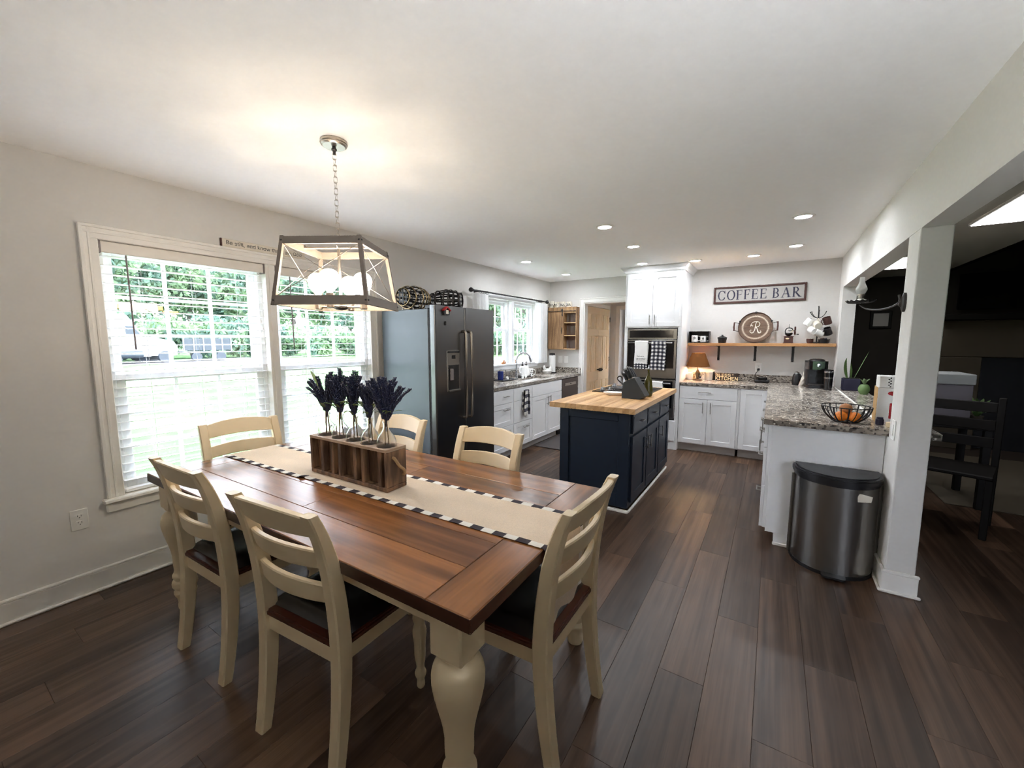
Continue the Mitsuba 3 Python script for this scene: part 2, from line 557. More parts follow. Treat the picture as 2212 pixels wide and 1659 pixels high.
def text(s, h, depth=0.001, bold=False):
    m = meshkit.text_mesh(s, h, depth, bold)
    return np.array(m.vertices), np.array(m.faces)


def put_text(mb, s, h, origin, right, up, depth=0.001, bold=False, center=False, width=None):
    v, f = text(s, h, depth, bold)
    if width:
        v[:, 0] *= width / (v[:, 0].max() - v[:, 0].min())
    if center:
        v[:, 0] -= (v[:, 0].max() + v[:, 0].min()) / 2
    right, up = np.array(right, float), np.array(up, float)
    mb.add(v, f, frame(right, up, np.cross(right, up), origin))

# ------------------------------------------------------------------ the room
WY, WX, CZ = 3.265, 6.27, 2.44          # left wall, back wall, ceiling
RY0, RY1 = -0.63, -0.755                # right wall, its two faces
X_NEAR = -2.2

# floor: a dark base and one plank after another, running along X
struct('floor', MB().box(X_NEAR - .2, 9.2, -4.2, WY + .15, -0.05, -0.004, 0), 'm_floor_base')
PW, PL = 0.184, 1.22
_rows = []
for i in range(-7, 22):
    y0 = -0.57 + i * PW
    if y0 + PW < -1.95 or y0 > WY:
        continue
    off = (i * 0.437 % 1.0) * PL
    x = X_NEAR - off
    while x < 6.27:
        a, b = max(x, X_NEAR), min(x + PL, 6.29 if y0 > -.8 else 6.0)
        if b - a > 0.05 and (b > 0.05 or y0 > 1.5) and not (a > 5.75 and y0 < 1.0 and y0 > -.9) and b > -0.2 and not (y0 < -.75 and b < 0.9):
            _rows.append((a, b, y0, min(y0 + PW, WY)))
        x += PL
for a, b, y0, y1 in _rows:
    m = MB().box(a + .0003, b - .0003, y0 + .0003, y1 - .0003, -0.012, 0.0, 0.0009)
    sub('floor', 'plank', m, 'm_floor', uv=wuv(m, 0))
# floor behind the camera and far to the side, where no plank can be told apart
sub('floor', 'far_boards', MB().box(X_NEAR, -0.1, -4, 1.6, -0.012, -0.0005, 0).box(1.2, 9, -4, -1.95, -0.012, -0.0005, 0).box(6.0, 9, -1.95, -.76, -0.012, -0.0005, 0).box(6.3, 8.0, 1.5, 2.8, -.012, -.0005, 0), 'm_floor_base', kind='stuff')

struct('ceiling', MB().box(X_NEAR - .2, WX + .12, RY1, WY + .15, CZ, CZ + .1, 0), 'm_ceiling')

# left wall, with holes for the two windows
W1 = (0.72, 2.555, 0.535, 2.035)
W2 = (4.40, 5.765, 1.12, 2.03)
wl = MB()
for x0, x1, z0, z1 in ((X_NEAR, W1[0], 0, CZ), (W1[0], W1[1], 0, W1[2]), (W1[0], W1[1], W1[3], CZ), (W1[1], W2[0], 0, CZ), (W2[0], W2[1], 0, W2[2]), (W2[0], W2[1], W2[3], CZ), (W2[1], WX + .12, 0, CZ)):
    wl.box(x0, x1, WY, WY + .15, z0, z1, 0)
struct('wall_left', wl, 'm_wall')

# back wall with the hall doorway
DY0, DY1, DZ = 1.72, 2.634, 2.065
wb = MB()
for y0, y1, z0, z1 in ((RY1, DY0, 0, CZ), (DY1, WY, 0, CZ), (DY0, DY1, DZ, CZ)):
    wb.box(WX, WX + .12, y0, y1, z0, z1, 0)
struct('wall_back', wb, 'm_wall')
struct('wall_behind', MB().box(X_NEAR - .15, X_NEAR, RY1, WY + .15, 0, CZ, 0), 'm_wall')
# right wall: header, end piece, knee wall under the pass-through, the wall behind
wr = MB()
wr.box(X_NEAR, WX, RY1, RY0, DZ, CZ, 0)
wr.box(5.99, WX, RY1, RY0, 0, DZ, 0)
wr.box(3.30, 5.99, RY1, RY0, 0, 0.872, 0)
wr.box(X_NEAR, 0.8, RY1, RY0, 0, DZ, 0)
struct('wall_right', wr, 'm_wall')
struct('trim_1', MB().box(3.07, 3.30, RY1 - .002, RY0 + .002, 0, DZ, .004), 'm_wall', 'square grey wall post between the wide opening and the pass-through')

# baseboards with their cap and shoe
def baseboard(mb, x0, x1, y, s, h=.135):
    """along X at wall face y; s = direction into the room"""
    mb.box(x0, x1, y, y + s * .014, 0, h - .02, .002)
    mb.box(x0, x1, y, y + s * .018, h - .02, h, .006)
    mb.box(x0, x1, y + s * .014, y + s * .03, 0, .018, .006)


b = MB()
baseboard(b, X_NEAR, 2.64, WY, -1)
struct('baseboard_left', b, 'm_trim')
b = MB()
b.box(3.055, 3.07, RY1 - .016, RY0 + .016, 0, .115, .002).box(3.05, 3.07, RY1 - .02, RY0 + .02, .115, .135, .006).box(3.04, 3.056, RY1 - .03, RY0 + .03, 0, .018, .006)
b.box(3.056, 3.30, RY0 + .002, RY0 + .016, 0, .115, .002).box(3.052, 3.30, RY0 + .002, RY0 + .02, .115, .135, .006).box(3.05, 3.30, RY0 + .016, RY0 + .03, 0, .018, .006)
struct('baseboard_post', b, 'm_trim')

# ------------------------------------------------------------------ dining window
def casing(mb, x0, x1, z0, z1, w, head=True, sill=True):
    """Moulded casing round an opening in the left wall, seen from the room."""
    y = WY
    for a, c in ((x0 - w, x0), (x1, x1 + w)):
        mb.box(a, c, y - .016, y, z0, z1 + w, .003)
        lo, hi = (a, a + .018) if a < x0 - w / 2 else (c - .018, c)
        mb.box(lo, hi, y - .024, y - .016, z0, z1 + w, .004)
        mb.box(a + w * .45, a + w * .6, y - .020, y - .016, z0, z1 + w, .002)
    mb.box(x0 - w, x1 + w, y - .017, y, z1, z1 + w, .003)
    mb.box(x0 - w, x1 + w, y - .025, y - .017, z1 + w - .018, z1 + w, .004)
    mb.box(x0 - w, x1 + w, y - .021, y - .017, z1 + w * .4, z1 + w * .55, .002)


def sash(x0, x1, z0, z1, y, w, cols, rows, wn, mw=.02):
    """Sash frame, its muntins and its panes as parts of the window wn."""
    m = MB()
    m.box(x0, x0 + w, y, y + .035, z0, z1, .003).box(x1 - w, x1, y, y + .035, z0, z1, .003)
    m.box(x0 + w, x1 - w, y, y + .035, z0, z0 + w, .003).box(x0 + w, x1 - w, y, y + .035, z1 - w, z1, .003)
    sub(wn, 'sash', m, 'm_window_white')
    gx0, gx1, gz0, gz1 = x0 + w, x1 - w, z0 + w, z1 - w
    for i in range(1, cols):
        x = gx0 + (gx1 - gx0) * i / cols
        sub(wn, 'muntin', MB().box(x - mw / 2, x + mw / 2, y + .008, y + .03, gz0, gz1, .003), 'm_window_white')
    for i in range(1, rows):
        z = gz0 + (gz1 - gz0) * i / rows
        sub(wn, 'muntin', MB().box(gx0, gx1, y + .009, y + .029, z - mw / 2, z + mw / 2, .003), 'm_window_white')
    for i in range(cols):
        for j in range(rows):
            a0, a1 = gx0 + (gx1 - gx0) * i / cols, gx0 + (gx1 - gx0) * (i + 1) / cols
            c0, c1 = gz0 + (gz1 - gz0) * j / rows, gz0 + (gz1 - gz0) * (j + 1) / rows
            sub(wn, 'pane', (np.array([[a0, y + .019, c0], [a1, y + .019, c0], [a1, y + .019, c1], [a0, y + .019, c1]]), np.array([[0, 1, 2], [0, 2, 3]])), 'm_thin_glass')


MX0, MX1 = 1.620, 1.690                                  # mullion between the two dining sashes
w = MB()
casing(w, W1[0], W1[1], W1[2], W1[3], .078)
struct('window_1', w, 'm_trim', 'wide double window in pale moulded casing beside the dining table')
m = MB()
m.box(W1[0] - .10, W1[1] + .10, WY - .05, WY + .06, W1[2] - .025, W1[2], .006)
m.box(W1[0] - .085, W1[1] + .085, WY - .022, WY, W1[2] - .085, W1[2] - .025, .005)
sub('window_1', 'sill', m, 'm_trim')
m = MB().box(MX0, MX1, WY - .014, WY + .13, W1[2], W1[3], .003).box(MX0 + .02, MX1 - .02, WY - .02, WY - .014, W1[2], W1[3], .002)
sub('window_1', 'mullion', m, 'm_trim')
for x0, x1 in ((W1[0], MX0), (MX1, W1[1])):
    m = MB()
    m.box(x0, x0 + .03, WY + .055, WY + .14, W1[2], W1[3], .002).box(x1 - .03, x1, WY + .055, WY + .14, W1[2], W1[3], .002)
    m.box(x0 + .03, x1 - .03, WY + .055, WY + .14, W1[3] - .03, W1[3], .002).box(x0 + .03, x1 - .03, WY + .055, WY + .14, W1[2], W1[2] + .025, .002)
    sub('window_1', 'frame', m, 'm_window_white')
    sash(x0 + .03, x1 - .03, 1.215, W1[3] - .03, WY + .098, .045, 3, 3, 'window_1')
    sash(x0 + .03, x1 - .03, W1[2] + .025, 1.26, WY + .060, .045, 3, 3, 'window_1')

# kitchen window
w = MB()
casing(w, W2[0], W2[1], W2[2], W2[3], .055)
struct('window_2', w, 'm_window_white', 'bright white double window above the kitchen sink')
sub('window_2', 'sill', MB().box(W2[0] - .08, W2[1] + .08, WY - .055, WY + .06, W2[2] - .025, W2[2], .006).box(W2[0] - .06, W2[1] + .06, WY - .018, WY, W2[2] - .085, W2[2] - .025, .004), 'm_window_white')
sub('window_2', 'mullion', MB().box(5.045, 5.115, WY - .014, WY + .13, W2[2], W2[3], .003), 'm_window_white')
for x0, x1 in ((W2[0], 5.045), (5.115, W2[1])):
    m = MB()
    m.box(x0, x0 + .03, WY + .05, WY + .14, W2[2], W2[3], .002).box(x1 - .03, x1, WY + .05, WY + .14, W2[2], W2[3], .002)
    m.box(x0 + .03, x1 - .03, WY + .05, WY + .14, W2[3] - .03, W2[3], .002).box(x0 + .03, x1 - .03, WY + .05, WY + .14, W2[2], W2[2] + .025, .002)
    sub('window_2', 'frame', m, 'm_window_white')
    sash(x0 + .03, x1 - .03, 1.59, W2[3] - .03, WY + .098, .04, 3, 2, 'window_2', .012)
    sash(x0 + .03, x1 - .03, W2[2] + .025, 1.63, WY + .060, .04, 3, 2, 'window_2', .012)

# doorway casing and the hall behind it
m = MB()
m.box(WX - .018, WX, DY1, DY1 + .068, 0, DZ + .07, .003).box(WX - .018, WX, DY0 - .02, DY1, DZ, DZ + .07, .003)
m.box(WX - .026, WX - .018, DY1 + .05, DY1 + .068, 0, DZ + .07, .003).box(WX - .026, WX - .018, DY0 - .02, DY1 + .05, DZ + .052, DZ + .07, .003)
m.box(WX - .004, WX + .124, DY1 - .015, DY1 + .001, 0, DZ, .002).box(WX - .004, WX + .124, DY0, DY1, DZ - .015, DZ + .001, .002)
struct('trim_2', m, 'm_trim', 'white casing around the hall doorway')
HY0, HY1, HX = 1.55, 2.70, 7.72
h = MB()
h.box(WX + .12, HX + .12, HY1, HY1 + .1, 0, CZ, 0)
h.box(WX + .12, HX + .12, HY0 - .1, HY0, 0, CZ, 0)
h.box(HX, HX + .12, 2.50, HY1, 0, CZ, 0).box(HX, HX + .12, HY0, 2.50, 2.04, CZ, 0)
struct('wall_hall', h, 'm_wall')
struct('ceiling_hall', MB().box(WX + .12, HX + 1.4, HY0 - .1, HY1 + .1, CZ, CZ + .1, 0), 'm_ceiling')
struct('trim_3', MB().box(HX - .02, HX, 2.50, 2.575, 0, 2.11, .003).box(HX - .02, HX, HY0, 2.50, 2.04, 2.11, .003), 'm_trim', 'pale casing around the dark doorway at the hall end')


def six_panel(w, h, t=.035):
    """A six-panel door leaf, two panels wide; local x along the width, y its thickness, z up."""
    m = MB()
    st, mid = .11, .1
    rows = [(.22, .72), (.90, 1.52), (1.64, h - .12)]
    pw = (w - 2 * st - mid) / 2
    m.box(0, w, .014, t - .014, 0, h, .001)
    zc = [0] + [z for r in rows for z in r] + [h]
    for k in range(0, len(zc), 2):
        m.box(0, w, 0, t, zc[k], zc[k + 1], .004)
    for a, b in rows:
        for x0, x1 in ((0, st), (st + pw, st + pw + mid), (w - st, w)):
            m.box(x0, x1, 0, t, a, b, .004)
        for x0 in (st, st + pw + mid):
            m.box(x0 + .028, x0 + pw - .028, .005, t - .005, a + .028, b - .028, .008)
    return m


# double closet doors in the hall's left side
F = face_left(HY1 - .04)
struct('door_1', six_panel(.56, 2.02), 'm_door', 'panelled closet door leaf in the warm hall, nearer the kitchen', M=F @ Tr(6.46, 0, .012))
struct('door_2', six_panel(.56, 2.02), 'm_door', 'panelled closet door leaf in the warm hall, farther from the kitchen', M=F @ Tr(7.024, 0, .012))
for nm, x in (('door_1', 6.46 + .52), ('door_2', 7.024 + .04)):
    sub(nm, 'knob', MB(Tr(x, HY1 - .04, .93)).lathe([(.012, 0), (.012, .03), (.028, .04), (.03, .055), (.018, .068)], 14, Rx(PI / 2)), 'm_dark_metal', 30, label='dark round knob')
for z in (.25, 1.05, 1.80):
    sub('door_2', 'hinge', MB().box(7.584, 7.60, HY1 - .048, HY1 - .03, z, z + .09, .003), 'm_dark_metal')
struct('trim_4', MB().box(6.40, 6.455, HY1 - .02, HY1, 0, 2.10, .003).box(7.592, 7.65, HY1 - .02, HY1, 0, 2.10, .003).box(6.40, 7.65, HY1 - .02, HY1, 2.04, 2.11, .003), 'm_trim')
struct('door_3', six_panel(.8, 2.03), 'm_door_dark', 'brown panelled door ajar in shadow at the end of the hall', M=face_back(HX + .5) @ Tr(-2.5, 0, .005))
struct('wall_hall_end', MB().box(HX + .6, HX + .7, HY0 - .6, 2.8, 0, CZ, 0).box(HX + .12, HX + .6, 2.6, 2.7, 0, CZ, 0), 'm_wall')
t = Thing('hall_light', 'flush warm ceiling light in the hall, hidden above the doorway', 'ceiling light')
t.part('base', MB(Tr(7.0, 2.1, CZ)).lathe([(.13, 0), (.13, -.025), (.12, -.03)], 28), 'm_nickel', 30)
t.part('globe', MB(Tr(7.0, 2.1, CZ - .03)).lathe([(.115, 0), (.11, -.03), (.08, -.055), (.03, -.068), (.002, -.07)], 28), 'm_bulb', True, emitter={'type': 'area', 'radiance': rgb((62.0, 30.0, 11.0))})

# ------------------------------------------------------------------ the unlit room beyond the post
LX = 8.6
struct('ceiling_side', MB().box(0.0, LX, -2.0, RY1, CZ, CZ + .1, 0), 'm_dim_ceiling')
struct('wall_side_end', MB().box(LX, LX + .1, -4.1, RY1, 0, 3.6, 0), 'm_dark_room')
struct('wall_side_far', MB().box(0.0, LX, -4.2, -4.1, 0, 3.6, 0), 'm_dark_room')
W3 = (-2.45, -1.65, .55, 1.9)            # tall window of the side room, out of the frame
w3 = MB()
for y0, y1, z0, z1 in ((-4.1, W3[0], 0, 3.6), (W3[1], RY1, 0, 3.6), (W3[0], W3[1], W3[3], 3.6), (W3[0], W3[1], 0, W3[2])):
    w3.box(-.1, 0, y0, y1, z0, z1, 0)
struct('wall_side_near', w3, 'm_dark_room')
w3 = MB()
for y0, y1 in ((W3[0], W3[0] + .07), (-2.09, -2.01), (W3[1] - .07, W3[1])):
    w3.box(-.08, -.03, y0, y1, W3[2], W3[3], .003)
for z0, z1 in ((W3[2], W3[2] + .07), (W3[3] - .07, W3[3])):
    w3.box(-.075, -.035, W3[0], W3[1], z0, z1, .003)
struct('window_3', w3, 'm_window_white', 'tall window of the side room, beyond the photo')
for y0, y1 in ((W3[0] + .07, -2.09), (-2.01, W3[1] - .07)):
    sub('window_3', 'pane', (np.array([[-.05, y0, W3[2] + .07], [-.05, y1, W3[2] + .07], [-.05, y1, W3[3] - .07], [-.05, y0, W3[3] - .07]]), np.array([[0, 1, 2], [0, 2, 3]])), 'm_thin_glass')
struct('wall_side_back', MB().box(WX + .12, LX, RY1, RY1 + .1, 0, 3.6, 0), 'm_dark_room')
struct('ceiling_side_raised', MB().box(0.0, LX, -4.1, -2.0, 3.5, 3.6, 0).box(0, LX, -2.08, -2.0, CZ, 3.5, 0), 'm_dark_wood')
for i, (x0, x1) in enumerate(((4.10, 5.05), (6.55, 7.5))):
    k = Thing('ceiling_panel_light', ('bright flat ceiling panel light cut off by the right edge of the photo', 'bright flat ceiling panel light seen through the pass-through left of the post')[i], 'ceiling light')
    y0 = -1.62 if i == 0 else -1.5
    k.part('frame', MB().box(x0 - .015, x1 + .015, y0 - .015, y0 + .30, CZ - .02, CZ, .003), 'm_trim')
    k.part('diffuser', MB().box(x0, x1, y0, y0 + .285, CZ - .026, CZ - .02, .001), 'm_bulb', emitter={'type': 'area', 'radiance': rgb((1.6, 1.6, 1.55))})
# fireplace wall far in the dark
k = Thing('fireplace', 'dim stone fireplace with a dark mantel across the unlit room', 'fireplace')
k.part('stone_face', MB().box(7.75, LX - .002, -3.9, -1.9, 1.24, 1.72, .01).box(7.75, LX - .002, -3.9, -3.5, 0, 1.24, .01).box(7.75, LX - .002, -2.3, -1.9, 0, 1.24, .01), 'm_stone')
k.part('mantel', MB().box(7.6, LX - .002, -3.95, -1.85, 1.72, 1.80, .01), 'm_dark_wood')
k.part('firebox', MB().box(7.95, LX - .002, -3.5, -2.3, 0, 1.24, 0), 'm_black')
k = Thing('wall_picture', 'small dim framed picture on the dark wall seen through the pass-through', 'picture')
k.part('frame', MB().box(LX - .03, LX, -1.53, -1.27, 1.64, 1.92, .006), 'm_dark_wood')
k.part('print', MB().box(LX - .034, LX - .03, -1.49, -1.31, 1.68, 1.88, 0), 'm_sign_grey')
k = Thing('television', 'dark wall-mounted television above the mantel in the unlit room', 'television')
k.part('screen', MB().box(8.45, 8.5, -3.3, -2.2, 1.9, 2.4, .006), 'm_black_gloss')
k.part('bracket', MB().box(8.5, LX - .001, -2.8, -2.6, 2.05, 2.3, .004), 'm_black')
single('area_rug', 'dim greenish grey rug on the floor of the dark room', 'rug', MB().box(5.05, 7.3, -3.2, -1.38, 0.0, .012, .004), 'm_stone')

# ------------------------------------------------------------------ dining table
TM = Tr(1.252, 1.691, 0) @ Rz(math.radians(1.1))        # long side along local y
TL, TW, TZ = 2.150, 1.055, 0.765
t = Thing('dining_table', 'long stained wooden dining table with cream turned legs under the pendant', 'table', M=TM)
EB = 0.155                                                # breadboard ends
hl, hw = TL / 2, TW / 2
bands = [-hw, -.345, -.175, 0.0, .175, .345, hw]
for i in range(6):
    cuts = [-hl + EB, -.35 + .5 * ((i * .618) % 1), hl - EB] if i in (1, 2, 3, 4) else [-hl + EB, hl - EB]
    for a, c in zip(cuts[:-1], cuts[1:]):
        m = MB().box(bands[i] + .0007, bands[i + 1] - .0007, a + .0007, c - .0007, TZ - .042, TZ, .0016)
        t.part('top_plank', m, 'm_table', uv=wuv(m, 1))
for s in (-1, 1):
    m = MB().box(-hw, hw, s * hl, s * (hl - EB) + s * .0007, TZ - .042, TZ, .003)
    t.part('breadboard_end', m, 'm_table', uv=wuv(m, 0))
t.part('core', MB().box(-hw + .004, hw - .004, -hl + .004, hl - .004, TZ - .043, TZ - .006, 0), 'm_groove')
for s in (-1, 1):
    t.part('edge_band', MB().box(s * hw, s * (hw + .0016), -hl, hl, TZ - .043, TZ - .0022, .0006), 'm_table_edge', label='dark stained edge')
    t.part('edge_band', MB().box(-hw, hw, s * hl, s * (hl + .0016), TZ - .043, TZ - .0022, .0006), 'm_table_edge', label='dark stained edge')
for s in (-1, 1):
    t.part('apron', MB().box(s * .44, s * .465, -.93, .93, .635, TZ - .043, .003), 'm_cream')
    t.part('apron', MB().box(-.42, .42, s * .955, s * .98, .635, TZ - .043, .003), 'm_cream')
LEG = [(.034, 0), (.038, .012), (.036, .05), (.043, .075), (.050, .09), (.050, .105), (.041, .115), (.054, .13), (.057, .148), (.054, .165), (.046, .175), (.052, .188), (.052, .2), (.045, .212),
       (.043, .25), (.044, .30), (.052, .36), (.064, .41), (.074, .455), (.079, .495), (.076, .525), (.064, .548), (.050, .56), (.047, .566), (.056, .574), (.058, .582)]
for sx in (-1, 1):
    for sy in (-1, 1):
        m = MB(Tr(sx * .445, sy * .965)).lathe(spline([(r, z) for r, z in LEG], 70), 28)
        m.box(-.058, .058, -.058, .058, .578, TZ - .043, .006)
        t.part('leg', m, 'm_cream', 40)

# ------------------------------------------------------------------ dining chairs (local: y to the front, rear feet at y = 0)
def chair_mesh():
    p = {}
    post = spline([(.004, 0), (.030, .16), (.048, .34), (.052, .46), (.046, .58), (.024, .75), (-.038, .945)], 26)
    dep = np.interp(post[:, 1], [0, .2, .45, .75, .945], [.040, .050, .058, .050, .034])
    for s in (-1, 1):
        m = MB()
        n = len(post)
        ring = []
        for (y, z), d in zip(post, dep):
            x0, x1 = s * .2 - .0235, s * .2 + .0235
            c = .005
            ring.append([(x0 + c, y - d / 2, z), (x1 - c, y - d / 2, z), (x1, y - d / 2 + c, z), (x1, y + d / 2 - c, z), (x1 - c, y + d / 2, z), (x0 + c, y + d / 2, z), (x0, y + d / 2 - c, z), (x0, y - d / 2 + c, z)])
        R = np.array(ring)
        k = 8
        i, j = np.meshgrid(np.arange(n - 1), np.arange(k), indexing='ij')
        q = np.stack([i * k + j, i * k + (j + 1) % k, (i + 1) * k + (j + 1) % k, (i + 1) * k + j], -1).reshape(-1, 4)
        top = np.array([[(n - 1) * k + j, (n - 1) * k + j + 1, (n - 1) * k + 7] for j in range(0, 6)])
        bot = np.array([[j + 1, j, 7] for j in range(0, 6)])
        m.add(R.reshape(-1, 3), np.vstack([q[:, [0, 1, 2]], q[:, [0, 2, 3]], top, bot]))
        p.setdefault('rear_leg', []).append((m, 'm_cream', 35))

    def rail(z0, z1, bow, arch, th, yo=0.0):
        """A slat between the posts, bowed backwards, its top edge arched."""
        u = np.linspace(-1, 1, 17)
        V = []
        for a in u:
            x = a * .182
            zt = z1 + arch * (1 - a * a)
            zb = z0 + arch * .35 * (1 - a * a)
            yb0 = np.interp(z0, post[:, 1], post[:, 0]) - bow * (1 - a * a) + yo
            yb1 = np.interp(min(z1, .945), post[:, 1], post[:, 0]) - bow * (1 - a * a) + yo
            r = .004
            V.append([(x, yb0 - th / 2, zb + r), (x, yb1 - th / 2, zt - r), (x, yb1 - th / 2 + r, zt), (x, yb1 + th / 2 - r, zt), (x, yb1 + th / 2, zt - r), (x, yb0 + th / 2, zb + r), (x, yb0 + th / 2 - r, zb), (x, yb0 - th / 2 + r, zb)])
        V = np.array(V)
        n, k = len(V), 8
        i, j = np.meshgrid(np.arange(n - 1), np.arange(k), indexing='ij')
        q = np.stack([i * k + j, (i + 1) * k + j, (i + 1) * k + (j + 1) % k, i * k + (j + 1) % k], -1).reshape(-1, 4)
        e0 = np.array([[0, j, j + 1] for j in range(1, 7)])
        b0 = (n - 1) * k
        e1 = np.array([[b0, b0 + j + 1, b0 + j] for j in range(1, 7)])
        return MB().add(V.reshape(-1, 3), np.vstack([q[:, [0, 1, 2]], q[:, [0, 2, 3]], e0, e1]))

    p['crest_rail'] = [(rail(.858, .936, .030, .022, .026), 'm_cream', 35)]
    p['back_slat'] = [(rail(.740, .806, .034, .010, .022), 'm_cream', 35), (rail(.612, .678, .034, .010, .022), 'm_cream', 35)]
    # apron
    a = MB()
    a.box(-.18, .18, .04, .066, .39, .455, .003)
    a.box(-.20, .20, .425, .449, .39, .455, .003)
    for s in (-1, 1):
        a.add(*_skew(s))
    p['apron'] = [(a, 'm_cream', False)]
    seat = sg.Polygon([(-.205, .045), (.205, .045), (.232, .468), (-.232, .468)]).buffer(.012, quad_segs=4)
    m = MB().prism(seat, .455, .468).prism(seat.buffer(-.006), .468, .474)
    p['seat'] = [(m, 'm_seat_wood', 30)]
    cu = MB()
    g = np.linspace(-1, 1, 15)
    U, V = np.meshgrid(g, g, indexing='ij')
    se = np.clip(1 - np.abs(U) ** 6, 0, 1) * np.clip(1 - np.abs(V) ** 6, 0, 1)
    X = U * (.203 + .022 * (V + 1) / 2)
    Y = .262 + V * .196
    dip = -.012 * np.exp(-(U ** 2 + (V + .1) ** 2) * 2.2)
    Z = .476 + .034 * se ** .35 + dip * se
    cu.grid(np.stack([X, Y, Z], -1))
    cu.grid(np.stack([X, Y, np.full_like(Z, .475)], -1)[::-1])
    e = [(i, 0) for i in range(15)] + [(14, j) for j in range(1, 15)] + [(i, 14) for i in range(13, -1, -1)] + [(0, j) for j in range(13, 0, -1)]
    top = np.array([[X[i, j], Y[i, j], Z[i, j]] for i, j in e])
    bo = top.copy()
    bo[:, 2] = .475
    k = len(e)
    j = np.arange(k)
    cu.add(np.vstack([top, bo]), np.stack([j, j + k, (j + 1) % k + k, (j + 1) % k], 1))
    p['cushion'] = [(cu, 'm_black_leather', 50)]
    fl = spline([(.012, 0), (.017, .01), (.016, .04), (.022, .055), (.024, .07), (.018, .085), (.020, .12), (.026, .22), (.027, .27), (.022, .295), (.027, .31), (.027, .325), (.021, .338)], 40)
    for s in (-1, 1):
        m = MB(Tr(s * .205, .43)).lathe(fl, 16)
        m.box(-.024, .024, -.024, .024, .335, .455, .004)
        p.setdefault('front_leg', []).append((m, 'm_cream', 40))
    return p


def _skew(s):
    b = MB().box(0, 1, 0, 1, 0, 1, 0).get()
    v = b[0].copy()
    x = np.where(v[:, 1] < .5, .192, .212) * s + (v[:, 0] - .5) * .022
    return np.stack([x, .06 + v[:, 1] * .37, .39 + v[:, 2] * .065], 1), b[1]


CH = chair_mesh()
GRP = 'cream ladder-back chairs around the dining table'


def chair(M, label, first=[None]):
    if first[0] is None:
        t = Thing('dining_chair', label, 'chair', GRP, M)
        for nm, lst in CH.items():
            for mesh, mt, sm in lst:
                t.part(nm, mesh, mt, sm)
        first[0] = t
        return t
    return first[0].copy(M, label)


D = math.radians
chair(Tr(.662, 2.106) @ Rz(D(-88)), 'cream ladder-back chair on the near side of the table, next to the wall outlet')
chair(Tr(.668, 1.345) @ Rz(D(-85)), 'cream ladder-back chair on the near side of the table, closest to the camera')
chair(Tr(1.290, .530) @ Rz(D(0)), 'cream ladder-back chair at the right end of the table beside the checked runner end')
chair(Tr(1.225, 2.882) @ Rz(D(171.7)), 'cream ladder-back chair at the window end of the table against the blinds')
chair(Tr(1.842, 2.096) @ Rz(D(90)), 'cream ladder-back chair on the far side, half hidden behind the lavender')
chair(Tr(1.845, 1.360) @ Rz(D(90)), 'cream ladder-back chair on the far side of the table in front of the sink drawers')

# ------------------------------------------------------------------ table runner
def runner():
    L = 2.16
    s = np.concatenate([np.linspace(0, L, 150), L + np.linspace(.012, .30, 24)])
    nv = 26
    P = np.zeros((len(s), nv, 3))
    y_edge = .613
    for i, a in enumerate(s):
        y = 2.772 - a
        c0 = np.interp(y, [.62, 2.78], [1.140, 1.066]) + (.010 if y < 1.985 else 0) - .004 * math.sin(y * 2)
        c1 = np.interp(y, [.62, 2.78], [1.458, 1.392])
        for j in range(nv):
            v = j / (nv - 1)
            x = c0 + (c1 - c0) * v
            wr = (meshkit.fbm(np.array([x * 9, y * 7, 0.5]), 3) - .5) * .006 + (meshkit.noise(np.array([x * 16 + y * 7, y * 22, 1.5])) - .5) * .002
            z = TZ + .0016 + max(0, wr + .0012)
            z += .013 * math.exp(-((y - 1.985) / .012) ** 2) * math.exp(-(v / .16) ** 2)
            if 1.40 < y < 2.1 and .15 < v < .85:
                z = TZ + .0016
            if y >= y_edge:
                P[i, j] = (x, y, z)
            else:
                d = y_edge - y
                r = .012
                th = min(d / r, PI / 2)
                P[i, j] = (x + .004 * math.sin(v * 9) * min(1, d * 8), y_edge - r * math.sin(th) - .006 * math.sin(v * 12) * min(1, max(0, d - .03) * 6), TZ + .0026 - r * (1 - math.cos(th)) - max(0, d - r * PI / 2))
    uv = np.stack([np.repeat(s[:, None], nv, 1), np.repeat(np.linspace(0, 1, nv)[None], len(s), 0)], -1).reshape(-1, 2)
    m = MB().slab(P, .0014)
    return m, np.vstack([uv, uv])


m, uv = runner()
single('table_runner', 'tan table runner with black and white checked edging along the dining table', 'table runner', m, 'm_runner', True, uv=uv)

# ------------------------------------------------------------------ wooden crate with five vases of lavender
PLX, PLY0, PLY1, PLW, PLZ = 1.188, 1.452, 2.038, .122, .199
PM = Tr(1.2525, 1.745, TZ + .0045) @ Rz(D(1.0))
t = Thing('flower_crate', 'rustic wooden crate holding five glass vases on the table runner', 'crate', M=PM)
L2, W2_, H = .293, .061, .199
holes = [-.228, -.114, 0, .114, .228]
top = sg.box(-W2_, -L2, W2_, L2)
for y in holes:
    top = top.difference(sg.Point(.0, y).buffer(.047, quad_segs=8))
t.part('top_board', MB().prism(top, H - .013, H), 'm_crate_top', label='pale top board with round holes')
t.part('bottom_board', MB().box(-W2_, W2_, -L2, L2, 0, .02, .003), 'm_crate')
for s in (-1, 1):
    t.part('end_board', MB().box(-W2_ - .001, W2_ + .001, s * (L2 - .016), s * L2, .02, H - .013, .003), 'm_crate')
t.part('back_board', MB().box(W2_ - .014, W2_, -L2 + .016, L2 - .016, .02, H - .013, .002), 'm_crate')
t.part('inner_board', MB().box(-.028, -.018, -L2 + .016, L2 - .016, .02, H - .013, .002), 'm_crate')
for i, y in enumerate((-.236, -.118, -.06, .058, .117, .2)):
    t.part('batten', MB().box(-W2_, -.028, y - .019, y + .004, .02, H - .013, .003), 'm_crate')
